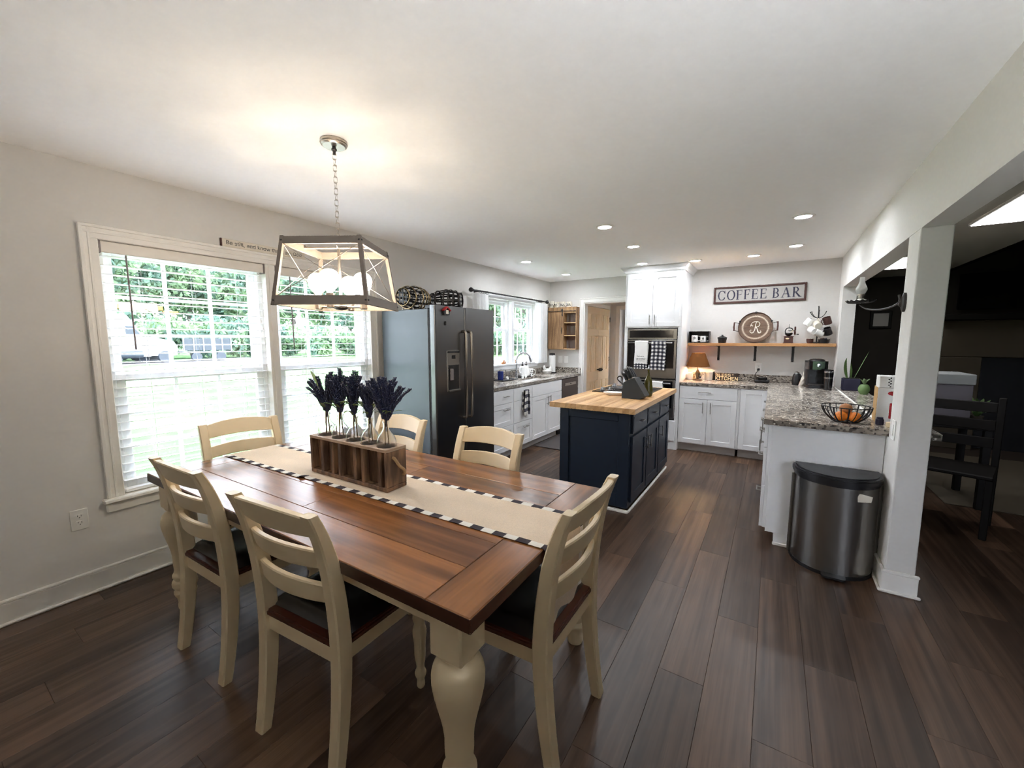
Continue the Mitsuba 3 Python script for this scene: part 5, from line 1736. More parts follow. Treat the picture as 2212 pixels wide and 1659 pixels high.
# ------------------------------------------------------------------ shelf over the coffee bar
SX0, SZ0, SZ1 = 6.02, 1.386, 1.424
k = Thing('wall_shelf', 'long honey-coloured wooden shelf on black brackets above the coffee bar', 'shelf')
m = MB().box(SX0, WX - .001, -.615, .99, SZ0, SZ1, .003)
k.part('board', m, 'm_shelf_wood', uv=wuv(m, 1))
for y in (.632, .199, -.213):
    k.part('bracket', MB().box(WX - .007, WX - .001, y - .014, y + .014, 1.185, SZ0, .001).box(SX0 + .03, WX - .001, y - .014, y + .014, SZ0 - .006, SZ0, .001), 'm_black')
k = Thing('shadow_box_crate', 'small black open crate with two mugs inside at the left of the shelf', 'crate')
cy, w2, zz = .865, .128, SZ1
for nm, b in (('bottom', (6.06, 6.22, cy - w2, cy + w2, zz + .0005, zz + .010)), ('top', (6.06, 6.22, cy - w2, cy + w2, zz + .148, zz + .158)), ('side', (6.06, 6.22, cy - w2, cy - w2 + .010, zz + .010, zz + .148)), ('side', (6.06, 6.22, cy + w2 - .010, cy + w2, zz + .010, zz + .148)), ('back', (6.212, 6.22, cy - w2 + .01, cy + w2 - .01, zz + .010, zz + .148))):
    k.part(nm, MB().box(*b, .002), 'm_black')
m = MB()
put_text(m, 'P', .042, (-.0445, .014, .030), (0, -1, 0), (0, 0, 1), .003)
mug('white mug with the letter P inside the black crate on the shelf', Tr(6.115, .925, zz + .0105), r=.042, h=.095, side=-1.35, group=None, print_=m)
m = MB().sphere((-.039, -.002, .05), (.006, .010, .016), 5).box(-.0405, -.0385, -.02, .02, .018, .022, 0)
mug('white square mug with a small dark motif inside the black crate', Tr(6.115, .815, zz + .0105), r=.038, h=.085, side=-1.4, group=None, print_=m)
for i, y in enumerate((.965, .915, .862, .810, .760)):
    single('tall_glass', f'clear tall glass on top of the black shelf crate, {("leftmost", "second from left", "middle", "second from right", "rightmost")[i]}', 'glass', MB(Tr(6.13, y, zz + .1585)).lathe([(.020, 0), (.021, .003), (.025, .128)], 16, cap=False), 'm_glass', True, group='tall glasses on the black crate')
k = Thing('lidded_pot', 'small black cast iron pot with pointed lid on the shelf', 'pot', M=Tr(6.14, .585, zz + .0005))
k.part('pot', MB().lathe([(.042, 0), (.046, .003), (.056, .066), (.060, .068), (.052, .070)], 8), 'm_black')
k.part('lid', MB().lathe([(.062, .070), (.060, .074), (.014, .094), (.010, .096), (.012, .106), (.002, .110)], 8), 'm_black')
k = Thing('round_tray', 'round brown wooden tray with white letter R and dark handles standing on the shelf', 'tray', M=Tr(6.175, .212, zz + .202) @ Ry(.13) @ frame((0, -1, 0), (0, 0, 1), (-1, 0, 0), (0, 0, 0)))
R0 = .190
a = np.linspace(0, 2 * PI, 64, endpoint=False)
rr = np.array([0.0, .5, .72, .82, 1.0])
P = np.stack([np.stack([R0 * r * np.cos(a), R0 * r * np.sin(a), 0 * a], 1) for r in rr])
P = np.concatenate([P, P[:, :1]], 1)
n_, k_ = P.shape[:2]
uv = (P[..., :2] / R0).reshape(-1, 2)
mt = MB().slab(P, .010)
k.part('panel', mt, 'm_tray', False, uv=np.vstack([uv, uv]))
m = MB().lathe([(R0 - .001, -.004), (R0 + .006, -.004), (R0 + .006, .026), (R0 + .002, .026), (R0 - .001, .010)], 64, cap=False)
k.part('rim', m, 'm_tray_rim', 30)
for q in (0, 1, 2):
    an = PI / 2 + (q - 1) * 1.15
    k.part('rim_clip', MB(Rz(an)).box(R0 - .006, R0 + .012, -.010, .010, -.006, .030, .002), 'm_black')
for s in (-1, 1):
    m = MB().tube([(s * .185, .055, .012), (s * .238, .066, .02)], .0035, 6).tube([(s * .185, -.055, .012), (s * .238, -.038, .02)], .0035, 6)
    h = k.part('handle_wire', m, 'm_black', True)
    k.part('handle_grip', MB().tube([(s * .240, .07, .02), (s * .244, .015, .02), (s * .242, -.045, .02)], .009, 10), 'm_frame_brown', True)


def stroke(pts, w):
    P = spline([(x, y) for x, y in pts], 60)
    ls = [sg.LineString(P[i:i + 2]).buffer(np.interp(i, [0, 30, 59], w) / 2, quad_segs=4) for i in range(len(P) - 1)]
    return shapely.union_all(ls)


Rg = [stroke([(.02, .062), (.008, .05), (.0, .01), (-.008, -.035), (-.028, -.058), (-.048, -.045), (-.045, -.028), (-.034, -.03)], (.004, .010, .004)),
      stroke([(-.032, .012), (-.026, .018), (-.034, .024), (-.046, .012), (-.038, .04), (.0, .058), (.035, .05), (.042, .03), (.03, .01), (.006, .003)], (.004, .006, .008)),
      stroke([(.006, .003), (.016, -.01), (.026, -.04), (.038, -.056), (.056, -.05), (.054, -.038), (.046, -.04)], (.006, .012, .004))]
k.part('letter_r', MB().prism(sa.scale(shapely.union_all(Rg), 1.15, 1.25, origin=(0, 0)), .0102, .0115), 'm_sign_cream')
# coffee grinder
k = Thing('coffee_grinder', 'antique dark coffee grinder with side wheel on the shelf', 'coffee grinder', M=Tr(6.14, -.152, zz + .0005))
k.part('base', MB().box(-.055, .055, -.055, .055, 0, .008, .002).box(-.047, .047, -.047, .047, .008, .080, .002).box(-.053, .053, -.053, .053, .080, .088, .002), 'm_frame_brown')
k.part('label_plate', MB().prism(sa.scale(sg.Point(0, 0).buffer(.014), 1.4, .6), 0, .0015, frame((0, -1, 0), (0, 0, 1), (-1, 0, 0), (-.047, .012, .058))), 'm_letter_tan')
k.part('hopper', MB().lathe(spline([(.012, .088), (.03, .10), (.042, .125), (.040, .128)], 14), 18), 'm_black', 40)
k.part('yoke', MB().tube(spline([(0, .032, .125), (0, .036, .16), (0, .02, .185), (0, -.004, .19), (0, -.03, .18), (0, -.036, .16)], 24), .0055, 8).cyl((0, .0, .185), (0, .0, .235), .004, .002, 8).cyl((0, .01, .155), (0, -.062, .155), .005, n=8), 'm_black', 30)
a = np.linspace(0, 2 * PI, 26, endpoint=False)
m = MB().tube(np.stack([.046 * np.cos(a), 0 * a - .062 - .006 * np.cos(a), .155 + .046 * np.sin(a)], 1), .0065, 8, True)
for q in range(5):
    an = q * 2 * PI / 5
    m.cyl((0, -.062, .155), (.044 * math.cos(an), -.062, .155 + .044 * math.sin(an)), .0035, n=6)
k.part('wheel', m, 'm_frame_brown', True)
k.part('crank_knob', MB().cyl((0, -.066, .112), (0, -.088, .110), .004, n=8).sphere((0, -.094, .110), .009, 6), 'm_black', True)
k.part('brass_fitting', MB().cyl((-.02, -.02, .13), (-.02, -.045, .165), .005, n=8), 'm_letter_tan', 30)
# mug tree with its mugs
MTX, MTY = 6.13, -.435
k = Thing('mug_tree', 'black metal mug tree on the right end of the shelf', 'mug tree', M=Tr(MTX, MTY, zz + .0005))
k.part('base', MB().lathe([(.075, 0), (.077, .006), (.06, .014), (.01, .02)], 26), 'm_black', 30)
k.part('post', MB().cyl((0, 0, .015), (0, 0, .40), .007, n=10), 'm_black', 30)
BR = [(.30, 2.2), (.30, -.6), (.30, .85), (.22, 2.7), (.22, -1.0), (.22, .5), (.36, 1.5), (.36, -1.6)]
tips = []
for z, an in BR:
    d = np.array([-math.sin(an) * .55, math.cos(an), 0])
    d /= np.linalg.norm(d)
    tip = d * .085 + np.array([0, 0, z + .075])
    k.part('branch', MB().tube(bez([(0, 0, z), d * .06 + np.array([0, 0, z + .01]), tip], 10), .0035, 6).sphere(tip, .0065, 5), 'm_black', True)
    tips.append((d, z))
MG = [('white mug hanging mouth forward low on the mug tree, left', 'm_white', (-.035, .040, .135), (0, 1.25, .5)), ('white lettered mug hanging sideways at the front of the mug tree', 'm_white', (-.055, -.01, .10), (0, 1.15, 1.9)),
      ('dark charcoal mug low on the right of the mug tree', 'm_ink', (-.02, -.085, .12), (0, .5, 2.4)), ('black and red mug high on the right of the mug tree', 'm_frame_brown', (-.02, -.075, .245), (0, .4, 2.2)),
      ('cream mug hanging mouth forward in the middle of the mug tree', 'm_offwhite', (-.05, .005, .20), (0, 1.2, .2)), ('small white mug at the upper left of the mug tree', 'm_white', (-.01, .085, .23), (0, .6, -1.5))]
for lab, mt, o, (ax, ay, az) in MG:
    o = np.array(o)
    o = o * np.array([1.0, 1.15, 1.0])
    mug(lab, Tr(MTX + o[0], MTY + o[1], zz + o[2] + .02) @ Rz(az) @ Ry(ay) @ Tr(0, 0, -.04), mt, .040, .088, side=PI if ay > 1 else 0, group='mugs hanging on the mug tree')
k = Thing('pod_basket', 'low dark basket of coffee pods at the foot of the mug tree', 'basket', M=Tr(6.075, -.50, zz + .0005))
k.part('basket', MB().lathe([(.040, 0), (.050, .004), (.058, .05), (.055, .05), (.047, .008), (.002, .006)], 18), 'm_black', 30)
for q, (dx, dy) in enumerate(((-.018, -.02), (-.02, .02), (.02, 0))):
    k.part('pod', MB(Tr(dx, dy, .035) @ Rx(.5 * (q - 1))).lathe([(.014, 0), (.019, .022), (.021, .024), (.002, .025)], 12), ('m_ink_navy', 'm_frame_brown', 'm_black')[q], 30)
k = Thing('pod_basket', 'small wicker-brown bowl left of the mug tree base', 'bowl', M=Tr(6.06, -.365, zz + .0005))
k.part('bowl', MB().lathe([(.025, 0), (.034, .02), (.036, .055), (.033, .055), (.030, .02), (.002, .008)], 16), 'm_frame_brown', 30)

# coffee bar sign with serif lettering
def serif(word, h):
    """Roman capitals with thick and thin strokes, drawn from rectangles and ellipses."""
    st, th, se = .15, .06, .05
    def ell(x, rx, ry, irx, iry, off=0):
        o = sa.translate(sa.scale(sg.Point(0, 0).buffer(1, quad_segs=16), rx, ry), x, .5)
        return o.difference(sa.translate(sa.scale(sg.Point(0, 0).buffer(1, quad_segs=16), irx, iry), x + off, .5))
    def stem(x):
        return shapely.union_all([sg.box(x, 0, x + st, 1), sg.box(x - .07, 0, x + st + .07, se), sg.box(x - .07, 1 - se, x + st + .07, 1)])
    def arm(x0, x1, z, tick):
        return shapely.union_all([sg.box(x0, z, x1, z + th), sg.box(x1 - .055, min(z, z + tick), x1, max(z + th, z + th + tick))])
    out, x = [], 0
    for ch in word:
        if ch == ' ':
            x += .38
            continue
        if ch in 'CO':
            g = ell(.44, .44, .52, .29, .455)
            if ch == 'C':
                g = g.difference(sg.Polygon([(.62, .34), (1.1, .15), (1.1, .85), (.62, .70)]))
                g = g.union(sg.box(.73, .68, .79, .98))
            w = .90
        elif ch == 'E':
            g = shapely.union_all([stem(.07), arm(.2, .66, 0, .18), arm(.2, .56, .48, .08), arm(.2, .63, 1 - th, -.18)])
            w = .76
        elif ch == 'F':
            g = shapely.union_all([stem(.07), arm(.2, .54, .47, .08), arm(.2, .62, 1 - th, -.18)])
            w = .70
        elif ch in 'BR':
            top = sa.translate(sa.scale(sg.Point(0, 0).buffer(1, quad_segs=14), .34, .27), .26, .735)
            top = top.difference(sa.translate(sa.scale(sg.Point(0, 0).buffer(1, quad_segs=14), .20, .21), .26, .735)).intersection(sg.box(.2, .4, 2, 2))
            g = stem(.07).union(top)
            if ch == 'B':
                lo = sa.translate(sa.scale(sg.Point(0, 0).buffer(1, quad_segs=14), .40, .265), .26, .265)
                lo = lo.difference(sa.translate(sa.scale(sg.Point(0, 0).buffer(1, quad_segs=14), .25, .205), .26, .265)).intersection(sg.box(.2, 0, 2, 1))
                g, w = g.union(lo), .74
            else:
                g = g.union(sg.Polygon([(.24, .48), (.40, .48), (.84, 0), (.62, 0)])).union(sg.box(.60, 0, .90, se))
                w = .88
        elif ch == 'A':
            g = shapely.union_all([sg.Polygon([(.10, 0), (.17, 0), (.50, 1), (.44, 1)]), sg.Polygon([(.40, 1), (.54, 1), (.88, 0), (.70, 0)]), sg.box(.22, .32, .70, .32 + th), sg.box(.0, 0, .28, se), sg.box(.60, 0, .98, se)])
            w = .98
        out.append(sa.translate(g, x, 0))
        x += w + .10
    return [sa.scale(g, h, h, origin=(0, 0)) for g in out], (x - .1) * h


k = Thing('coffee_sign', 'long framed sign with navy serif capitals on the wall above the shelf', 'sign')
sy0, sy1, sz0, sz1 = .728, -.306, 1.955, 2.175
SXs = WX - .001
k.part('panel', MB().box(SXs - .012, SXs, sy1 + .02, sy0 - .02, sz0 + .02, sz1 - .02, 0), 'm_sign_grey')
m = MB()
m.box(SXs - .024, SXs, sy1, sy0, sz0, sz0 + .024, .003).box(SXs - .024, SXs, sy1, sy0, sz1 - .024, sz1, .003)
m.box(SXs - .024, SXs, sy1, sy1 + .024, sz0 + .024, sz1 - .024, .003).box(SXs - .024, SXs, sy0 - .024, sy0, sz0 + .024, sz1 - .024, .003)
k.part('frame', m, 'm_frame_brown')
g, w = serif('COFFEE BAR', .125)
for ch in g:
    k.part('letter', MB().prism(sa.scale(ch, .935 / w, 1, origin=(0, 0)), 0, .002, frame((0, -1, 0), (0, 0, 1), (-1, 0, 0), (SXs - .012, .678, sz0 + .046))), 'm_ink_navy')

# ------------------------------------------------------------------ peninsula end: trash can, basket, carton, plant
t = Thing('trash_can', 'half-round brushed steel trash can with black lid against the peninsula end', 'trash can', M=Tr(3.335, -.392, 0))


def dshape(w, d, n=40):
    a = np.linspace(-PI / 2, PI / 2, n)
    pts = [(-d * math.cos(x) ** .8, w * math.sin(x)) for x in a]
    return sg.Polygon(pts + [(0, w), (0, -w)]).buffer(0)


t.part('foot_ring', MB().prism(dshape(.222, .272), 0, .022), 'm_black', 30)
t.part('body', MB().prism(dshape(.218, .268), .022, .575), 'm_steel', 40)
t.part('collar', MB().prism(dshape(.222, .272), .575, .598), 'm_black', 30)
lid = MB()
for w, d, z0, z1 in ((.232, .286, .598, .622), (.228, .282, .622, .632), (.215, .266, .632, .640)):
    lid.prism(dshape(w, d), z0, z1)
t.part('lid', lid, 'm_black', 30)
for s in (-1, 1):
    t.part('side_bar', MB().cyl((-.055, s * .222, .02), (-.055, s * .222, .57), .012, n=12), 'm_steel', 30)
t.part('pedal', MB().prism(rrect(-.32, -.06, -.25, .06, .02), .012, .024), 'm_black')
t.part('label_sticker', MB().prism(sg.Polygon([(-.09, .50), (-.15, .51), (-.155, .545), (-.095, .553), (-.085, .53)]), -.0005, .0012, frame((0, 1, 0), (0, 0, 1), (1, 0, 0), (-.2495, 0, 0)) @ Tr(0, 0, 0)), 'm_offwhite')

k = Thing('fruit_basket', 'open black wire fruit basket with oranges at the peninsula end', 'basket', M=Tr(3.50, -.44, .9145))
a = np.linspace(0, 2 * PI, 40, endpoint=False)
for r, z in ((.135, .108), (.075, .012), (.06, .004)):
    k.part('ring', MB().tube(np.stack([r * np.cos(a), r * np.sin(a), 0 * a + z], 1), .0035, 6, True), 'm_black', True)
for q in range(20):
    an = 2 * PI * q / 20
    P = spline([(.06, .004), (.09, .025), (.122, .065), (.135, .108)], 12)
    k.part('wire', MB().tube(np.stack([P[:, 0] * math.cos(an), P[:, 0] * math.sin(an), P[:, 1]], 1), .0026 if q % 2 else .0045, 5), 'm_black', True)
for i, (dx, dy, z, lab) in enumerate(((-.035, .030, .041, 'orange in the wire basket, left at the front'), (-.03, -.045, .041, 'orange in the wire basket, right at the front'), (.042, -.01, .041, 'orange in the wire basket, at the back'), (-.002, .002, .092, 'orange resting on top of the others in the wire basket'))):
    single('orange', lab, 'fruit', MB().sphere((3.50 + dx, -.44 + dy, .9145 + z), (.036, .036, .034), 10), 'm_orange' if i != 3 else 'm_tan', True, group='oranges in the wire basket')
k = Thing('food_carton', 'white and red carton with brown side standing against the wall post', 'box', M=Tr(3.60, -.655, .9145) @ Rz(-.05))
k.part('box', MB().box(-.002, .16, -.075, .045, 0, .235, .002), 'm_white')
k.part('brown_side', MB().box(0, .16, .045, .0465, 0, .236, .0004), 'm_brown_box')
m = MB().prism(rrect(-.072, .03, -.012, .135, .006), 0, .001, frame((0, 1, 0), (0, 0, 1), (-1, 0, 0), (-.002, 0, 0)) @ Sc(-1, 1, 1) @ Tr(.0, 0, 0) if False else frame((0, -1, 0), (0, 0, 1), (-1, 0, 0), (-.002, -.045, 0)) @ Tr(.045, 0, 0))
m.prism(sa.scale(sg.Point(.035, .20).buffer(.02), 1.3, .7), 0, .001, frame((0, -1, 0), (0, 0, 1), (-1, 0, 0), (-.002, .005, 0)))
k.part('red_print', m, 'm_red')
k = Thing('carton', 'white carton with black checkered strip on top of the red printed carton', 'box', M=Tr(3.60, -.655, .9145 + .2365) @ Rz(-.05))
k.part('box', MB().box(-.002, .15, -.07, .042, 0, .075, .002), 'm_white')
m = MB()
for q in range(7):
    m.box(-.0032, -.002, -.018 + .009 * (q % 2), -.010 + .009 * (q % 2), .004 + q * .0095, .012 + q * .0095, 0)
k.part('checks', m, 'm_ink')
single('small_jar', 'small dark jar with cream lid before the white carton', 'jar', MB(Tr(3.50, -.615, .9145)).lathe([(.018, 0), (.021, .003), (.021, .035), (.017, .04), (.017, .05), (.002, .051)], 16), 'm_ink_navy', 30)
single('small_tin', 'little cream tin beside the wall post on the granite', 'tin', MB(Tr(3.44, -.66, .9145)).lathe([(.024, 0), (.026, .003), (.026, .03), (.002, .031)], 16), 'm_letter_tan', 30)
k = Thing('snake_plant', 'snake plant with two tall leaves in a dark square pot in the pass-through', 'plant', M=Tr(5.75, -.74, .9145))
k.part('pot', MB().box(-.07, .07, -.075, .075, 0, .13, .006), 'm_ink_navy')
k.part('soil', MB().box(-.06, .06, -.065, .065, .13, .134, 0), 'm_dark_wood')
for b, e, w, bd in (((0, .03, .12), (.02, .05, .36), .045, (0, .03, .0)), ((0, -.02, .12), (.0, -.13, .43), .035, (0, .0, .0)), ((.02, .0, .12), (.03, .01, .30), .03, (0, -.01, 0))):
    k.part('leaf', leaf_blade(b, e, w, bd), 'm_plant', True)
k = Thing('snake_plant', 'round olive-coloured pot with a small plant right of the dark square pot', 'plant', M=Tr(5.72, -.80 + .0, .9145) @ Tr(-.35, 0, 0))
k.part('pot', MB().lathe(spline([(.025, 0), (.04, .02), (.048, .06), (.03, .10), (.028, .102)], 20), 16), 'm_plant', 40)
for q in range(6):
    an = q * 1.05
    k.part('leaf', leaf_blade((0, 0, .09), (.05 * math.cos(an), .05 * math.sin(an), .16), .02, (0, 0, .03)), 'm_leaf', True)
outlet(face_right(RY0) @ Tr(-3.235, -.003, 1.06) if False else face_right(RY0 + .002) @ Tr(-3.19, 0, .94), 'white switch plate on the wall post just above the counter', 'switch')

# oil lamp on its swing arm
k = Thing('oil_lamp', 'old oil lamp with glass chimney on a scalloped dark tray swung from the wall post', 'oil lamp')
lx, ly = 3.75, -.495
zt = 1.725
k.part('mount', MB(frame((0, 0, 1), (1, 0, 0), (0, 1, 0), (3.235, RY0 + .002, 1.685))).lathe([(.055, 0), (.055, .012), (.03, .018), (.02, .03)], 20, Sc(1, .5, 1)), 'm_dark_metal', 30)
k.part('arm', MB().tube(spline([(3.235, RY0 + .03, 1.685), (3.40, -.585, 1.665), (3.62, -.525, 1.672), (lx, ly, zt - .012)], 24), .006, 8).cyl((3.235, RY0 + .012, 1.64), (3.235, RY0 + .032, 1.73), .007, n=8), 'm_dark_metal', True)
a = np.linspace(0, 2 * PI, 96, endpoint=False)
rr_ = .082 + .004 * np.cos(a * 16)
tr_ = np.stack([np.stack([f * rr_ * np.cos(a), f * rr_ * np.sin(a), 0 * a + z + .004 * np.cos(a * 16) * f], 1) for f, z in ((.02, 0), (.6, .0), (.9, .004), (1.0, .014))])
tr_ = np.concatenate([tr_, tr_[:, :1]], 1)
k.part('tray', MB(Tr(lx, ly, zt)).slab(tr_, .003), 'm_black', True)
k.part('reservoir', MB(Tr(lx, ly, zt + .005)).lathe(spline([(.040, 0), (.046, .006), (.030, .018), (.016, .024)], 16), 22), 'm_white', 40)
k.part('burner', MB(Tr(lx, ly, zt + .005)).lathe([(.014, .022), (.017, .030), (.018, .046), (.022, .048), (.022, .056), (.012, .058)], 18), 'm_nickel', 30)
k.part('chimney', MB(Tr(lx, ly, zt + .005)).lathe(spline([(.020, .056), (.026, .07), (.032, .085), (.028, .105), (.018, .13), (.0145, .15), (.0145, .172)], 30), 22, cap=False), 'm_chimney', True)

# ------------------------------------------------------------------ furniture standing in the dark
k = Thing('dining_stool', 'dark wooden chair in shadow right of the wall post', 'chair', M=Tr(4.72, -1.33, 0) @ Rz(D(70)))
for s in (-1, 1):
    k.part('rear_leg', MB().box(s * .2 - .02, s * .2 + .02, -.02, .02, 0, 1.02, .004), 'm_dark_wood')
    k.part('front_leg', MB().box(s * .2 - .02, s * .2 + .02, .38, .42, 0, .45, .004), 'm_dark_wood')
k.part('seat', MB().box(-.22, .22, -.02, .43, .45, .48, .008), 'm_dark_wood')
for z in (.62, .76, .90):
    k.part('back_slat', MB().box(-.18, .18, -.012, .012, z, z + .08, .004), 'm_dark_wood')
k = Thing('side_table', 'dim side table carrying a grey storage box behind the wall post', 'table')
k.part('table_top', MB().box(5.0, 5.6, -1.62, -1.12, .70, .73, .004), 'm_dark_wood')
for x in (5.04, 5.56):
    for y in (-1.58, -1.16):
        k.part('leg', MB().box(x - .025, x + .025, y - .025, y + .025, 0, .70, .003), 'm_dark_wood')
k = Thing('storage_box', 'pale grey lidded box on the dim side table right of the wall post', 'box')
k.part('box', MB().box(5.05, 5.45, -1.47, -1.16, .731, 1.08, .004), 'm_grey_card')
k.part('lid', MB().box(5.04, 5.46, -1.48, -1.15, 1.08, 1.17, .006), 'm_grey_lid')
k = Thing('potted_plant', 'dark leafy plant in shadow beside the grey box', 'plant', M=Tr(5.2, -1.55, .7305))
k.part('pot', MB().lathe([(.03, 0), (.045, .07), (.04, .07), (.002, .06)], 14), 'm_stone', 30)
zr = np.random.default_rng(5)
for q in range(12):
    an = zr.random() * 2 * PI
    k.part('leaf', leaf_blade((0, 0, .05), (.09 * math.cos(an), .09 * math.sin(an), .10 + .14 * zr.random()), .035, (0, 0, .05)), 'm_plant', True)

# ------------------------------------------------------------------ recessed ceiling lights
POS = [(3.489, 1.29), (4.051, -.139), (4.362, 1.295), (5.238, -.135), (5.581, .254), (5.541, .875), (5.38, 1.479), (4.48, 2.673), (5.645, 2.675)]
LAB = ['nearest of the row above the island', 'nearest the camera by the peninsula', 'second in the row above the island', 'second in the row along the pass-through wall', 'before the coffee bar sign, right one', 'before the coffee bar right beside the oven tower crown', 'above the crown of the oven tower', 'above the sink cabinet, nearer the refrigerator', 'above the dishwasher near the back wall']
for (x, y), lab in zip(POS, LAB):
    k = Thing('recessed_light', f'bright round recessed ceiling light, {lab}', 'ceiling light', 'recessed lights in the kitchen ceiling', M=Tr(x, y, CZ))
    k.part('trim_ring', MB().lathe([(.056, -.001), (.058, -.006), (.078, -.004), (.080, -.0005)], 32, cap=False), 'm_trim', 30)
    k.part('lens', MB().lathe([(.0005, -.003), (.056, -.003)], 32, cap=False), 'm_bulb', emitter={'type': 'area', 'radiance': rgb((POT * .95, POT, POT * 1.06))})

# a torchiere behind the camera, lighting the ceiling
k = Thing('floor_lamp', 'slim torchiere floor lamp beside the camera, outside the photo', 'floor lamp', M=Tr(.28, -.40, 0))
k.part('base', MB().lathe([(.14, 0), (.14, .015), (.03, .03), (.012, .035)], 28), 'm_dark_metal', 30)
k.part('pole', MB().cyl((0, 0, .03), (0, 0, 1.09), .011, n=12), 'm_dark_metal', 30)
k.part('bowl', MB().lathe([(.02, 1.07), (.10, 1.10), (.17, 1.17), (.172, 1.17), (.10, 1.11), (.01, 1.08)], 32), 'm_dark_metal', 30)
k.part('diffuser', MB().lathe([(.150, 1.157), (.0005, 1.157)], 32, cap=False), 'm_bulb', emitter={'type': 'area', 'radiance': rgb((TORCH * .95, TORCH, TORCH * 1.05))})

# ------------------------------------------------------------------ outdoors
GZ = -.55
key = single('lawn', 'bright green lawn outside the windows', 'lawn', MB().grid(np.array([[(x, y, GZ) for y in (-120, -40, 3, 20, 60, 160)] for x in (-90, -20, 30, 160)])[:, ::-1]), 'm_lawn', kind='stuff')
single('driveway', 'pale concrete driveway crossing the lawn outside', 'driveway', MB().box(-30, 22, 43, 50, GZ, GZ + .02, 0), 'm_drive')


def tree_crown(seed, R, H, n):
    r = np.random.default_rng(seed)
    cl = [(r.normal(0, R * .42), r.normal(0, R * .42), H * (.34 + .6 * r.random())) for _ in range(16)]
    V, F_ = [], []
    per = n // len(cl)
    for c in cl:
        cr = R * (.38 + .22 * r.random())
        d = r.normal(size=(per, 3))
        d /= np.linalg.norm(d, axis=1, keepdims=True)
        p = np.array(c) + d * cr * (.55 + .45 * r.random((per, 1)) ** .5)
        for q in p:
            u = r.normal(size=3)
            u /= np.linalg.norm(u)
            w = np.cross(u, r.normal(size=3))
            w /= np.linalg.norm(w)
            s = .16 + .14 * r.random()
            b = len(V)
            V += [q - u * s, q + w * s * .6, q + u * s, q - w * s * .6]
            F_.append((b, b + 1, b + 2, b + 3))
    return np.array(V), np.array(F_)


CROWNS = [shape(tree_crown(60 + i, (3.2, 3.8, 2.7)[i], (11, 13, 9)[i], 4200), 'm_foliage') for i in range(3)]
TRUNKS = [shape(MB().tube(spline([(0, 0, 0), (.1, .05, h * .3), (-.05, .1, h * .6), (.1, 0, h * .9)], 10), np.linspace(.28, .07, 10), 8), 'm_bark', True) for h in (11, 13, 9)]
zr = np.random.default_rng(11)
ORDN = ['first', 'second', 'third', 'fourth', 'fifth', 'sixth', 'seventh', 'eighth', 'ninth', 'tenth', 'eleventh', 'twelfth', 'thirteenth', 'fourteenth', 'fifteenth', 'sixteenth', 'seventeenth', 'eighteenth', 'nineteenth', 'twentieth', 'twenty-first', 'twenty-second', 'twenty-third', 'twenty-fourth', 'twenty-fifth', 'twenty-sixth']
KIND = ('tall pale green tree', 'large leafy tree', 'lower bushy tree')
for i in range(24):
    ang = math.radians(-4 + i * 3.3)                         # from +Y towards +X
    dist = 58 + 9 * zr.random()
    kd, rr = int(zr.integers(0, 3)), zr.random()
    k = Thing('tree', f'{KIND[kd]} beyond the lawn, {ORDN[i]} from the left of the far tree line', 'tree', 'trees beyond the lawn')
    M = Tr(dist * math.sin(ang), dist * math.cos(ang), GZ) @ Rz(rr * 6.28) @ Sc(1.15 + .3 * rr, 1.15 + .3 * rr, 1.3 + .3 * rr)
    for nm, d in (('crown', CROWNS[kd]), ('trunk', TRUNKS[kd])):
        scene[f'{k.key}__{nm}'] = {**d, 'to_world': T(M)}
BUSH = shape(tree_crown(91, 2.4, 3.0, 2600), 'm_foliage')
for i in range(26):
    ang = math.radians(-5 + i * 3.1)
    dist = 54 + 3 * zr.random()
    k = Thing('shrub', f'round green shrub at the foot of the trees, {ORDN[i]} from the left', 'shrub', 'shrubs at the edge of the lawn')
    scene[k.key + '__foliage'] = {**BUSH, 'to_world': T(Tr(dist * math.sin(ang), dist * math.cos(ang), GZ - .3) @ Rz(i * 1.3) @ Sc(1, 1, .9 + .5 * zr.random()))}
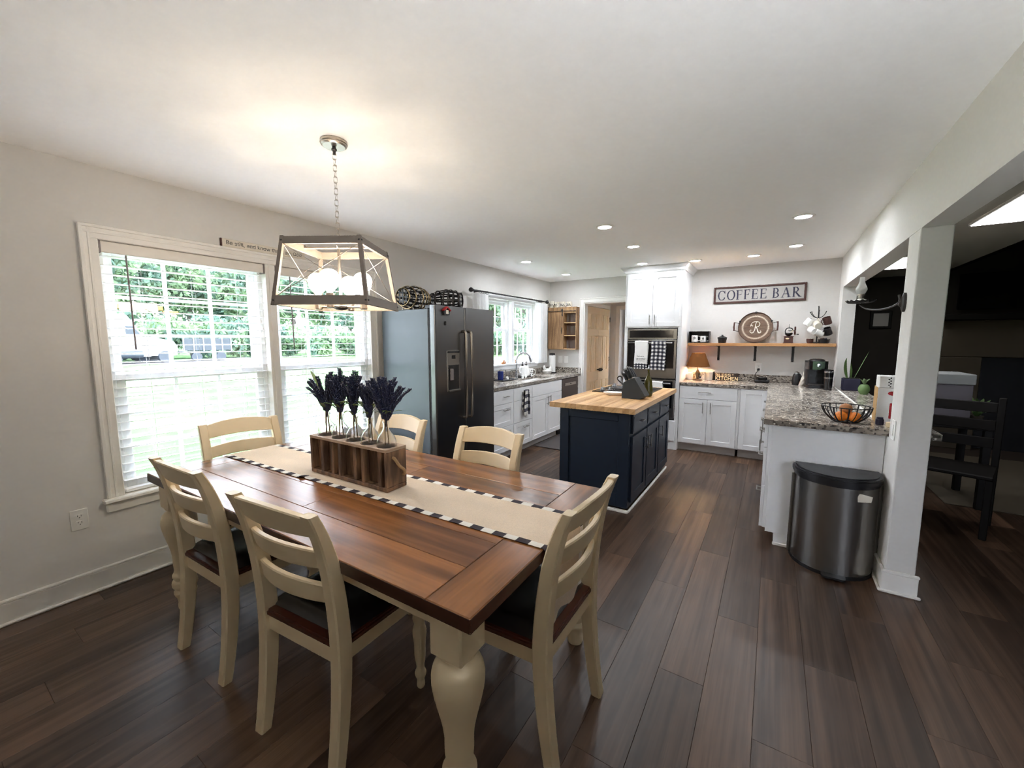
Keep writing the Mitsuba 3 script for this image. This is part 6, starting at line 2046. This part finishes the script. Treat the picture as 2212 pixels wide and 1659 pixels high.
# white truck with a sloped cab, a grey trailer and an orange boom lift behind it
TX = Tr(11.1, 45.5, GZ + .02)
k = Thing('semi_truck', 'white truck parked across the lawn, seen through the left blind', 'truck', M=TX @ Rz(.1))
k.part('cab', MB().prism(sg.Polygon([(-1.6, .55), (1.2, .55), (1.2, 2.0), (.75, 2.3), (-.2, 4.0), (-1.6, 4.2)]).buffer(-.1).buffer(.1), -1.2, 1.2, frame((1, 0, 0), (0, 0, 1), (0, -1, 0), (0, 0, 0))), 'm_truck', 30)
k.part('side_window', MB().prism(sg.Polygon([(.70, 2.2), (.15, 3.1), (-.35, 3.1), (-.35, 2.2)]), 1.2, 1.22, frame((1, 0, 0), (0, 0, 1), (0, -1, 0), (0, 0, 0))), 'm_truck_dark')
k.part('bonnet', MB().prism(sg.Polygon([(1.2, .6), (3.1, .6), (3.2, 1.4), (2.9, 1.9), (1.2, 2.25)]).buffer(-.08).buffer(.08), -1.0, 1.0, frame((1, 0, 0), (0, 0, 1), (0, -1, 0), (0, 0, 0))), 'm_truck', 30)
k.part('fuel_tank', MB().cyl((-.9, -1.1, .75), (.6, -1.1, .75), .3, n=16), 'm_truck_dark', 30)
for x in (-1.2, 2.2):
    for q in (-1, 1):
        k.part('wheel', MB().cyl((x, q * 1.22, .5), (x, q * .9, .5), .5, n=20), 'm_truck_dark', 30)
k = Thing('flatbed_trailer', 'grey trailer with upright boards to the right of the white truck outside', 'trailer', M=TX @ Tr(5.6, .3, 0) @ Rz(.05))
k.part('bed', MB().box(-2.0, 2.0, -1, 1, .75, .9, .02), 'm_truck_dark')
for i in range(6):
    k.part('stake', MB().box(-2.0 + i * .78, -1.9 + i * .78, -1.02, -.94, .9, 2.2, .01), 'm_truck')
k.part('side_board', MB().box(-2.0, 2.0, -.94, -.88, 1.0, 2.1, .01), 'm_truck_dark')
for x in (-1.0, 1.0):
    k.part('wheel', MB().cyl((x, -1.05, .42), (x, -.8, .42), .42, n=18), 'm_truck_dark', 30)
k = Thing('boom_lift', 'orange boom lift arm showing above the white truck outside', 'boom lift', M=Tr(12.4, 49.0, GZ))
k.part('boom', MB().box(-2.6, 2.4, -.25, .25, 4.75, 5.2, .05), 'm_bus')
k.part('tip', MB().box(2.4, 3.6, -.12, .12, 4.45, 4.75, .03), 'm_bus')
k.part('mast', MB().prism(sg.Polygon([(-1.8, .9), (-1.2, .9), (-1.9, 4.9), (-2.5, 4.9)]), -.25, .25, frame((1, 0, 0), (0, 0, 1), (0, -1, 0), (0, 0, 0))), 'm_bus')
k.part('chassis', MB().box(-2.6, 1.0, -1.1, 1.1, .45, 1.0, .05), 'm_truck_dark')
for x in (-2.0, .5):
    for q in (-1, 1):
        k.part('wheel', MB().cyl((x, q * 1.2, .45), (x, q * .85, .45), .45, n=18), 'm_truck_dark', 30)
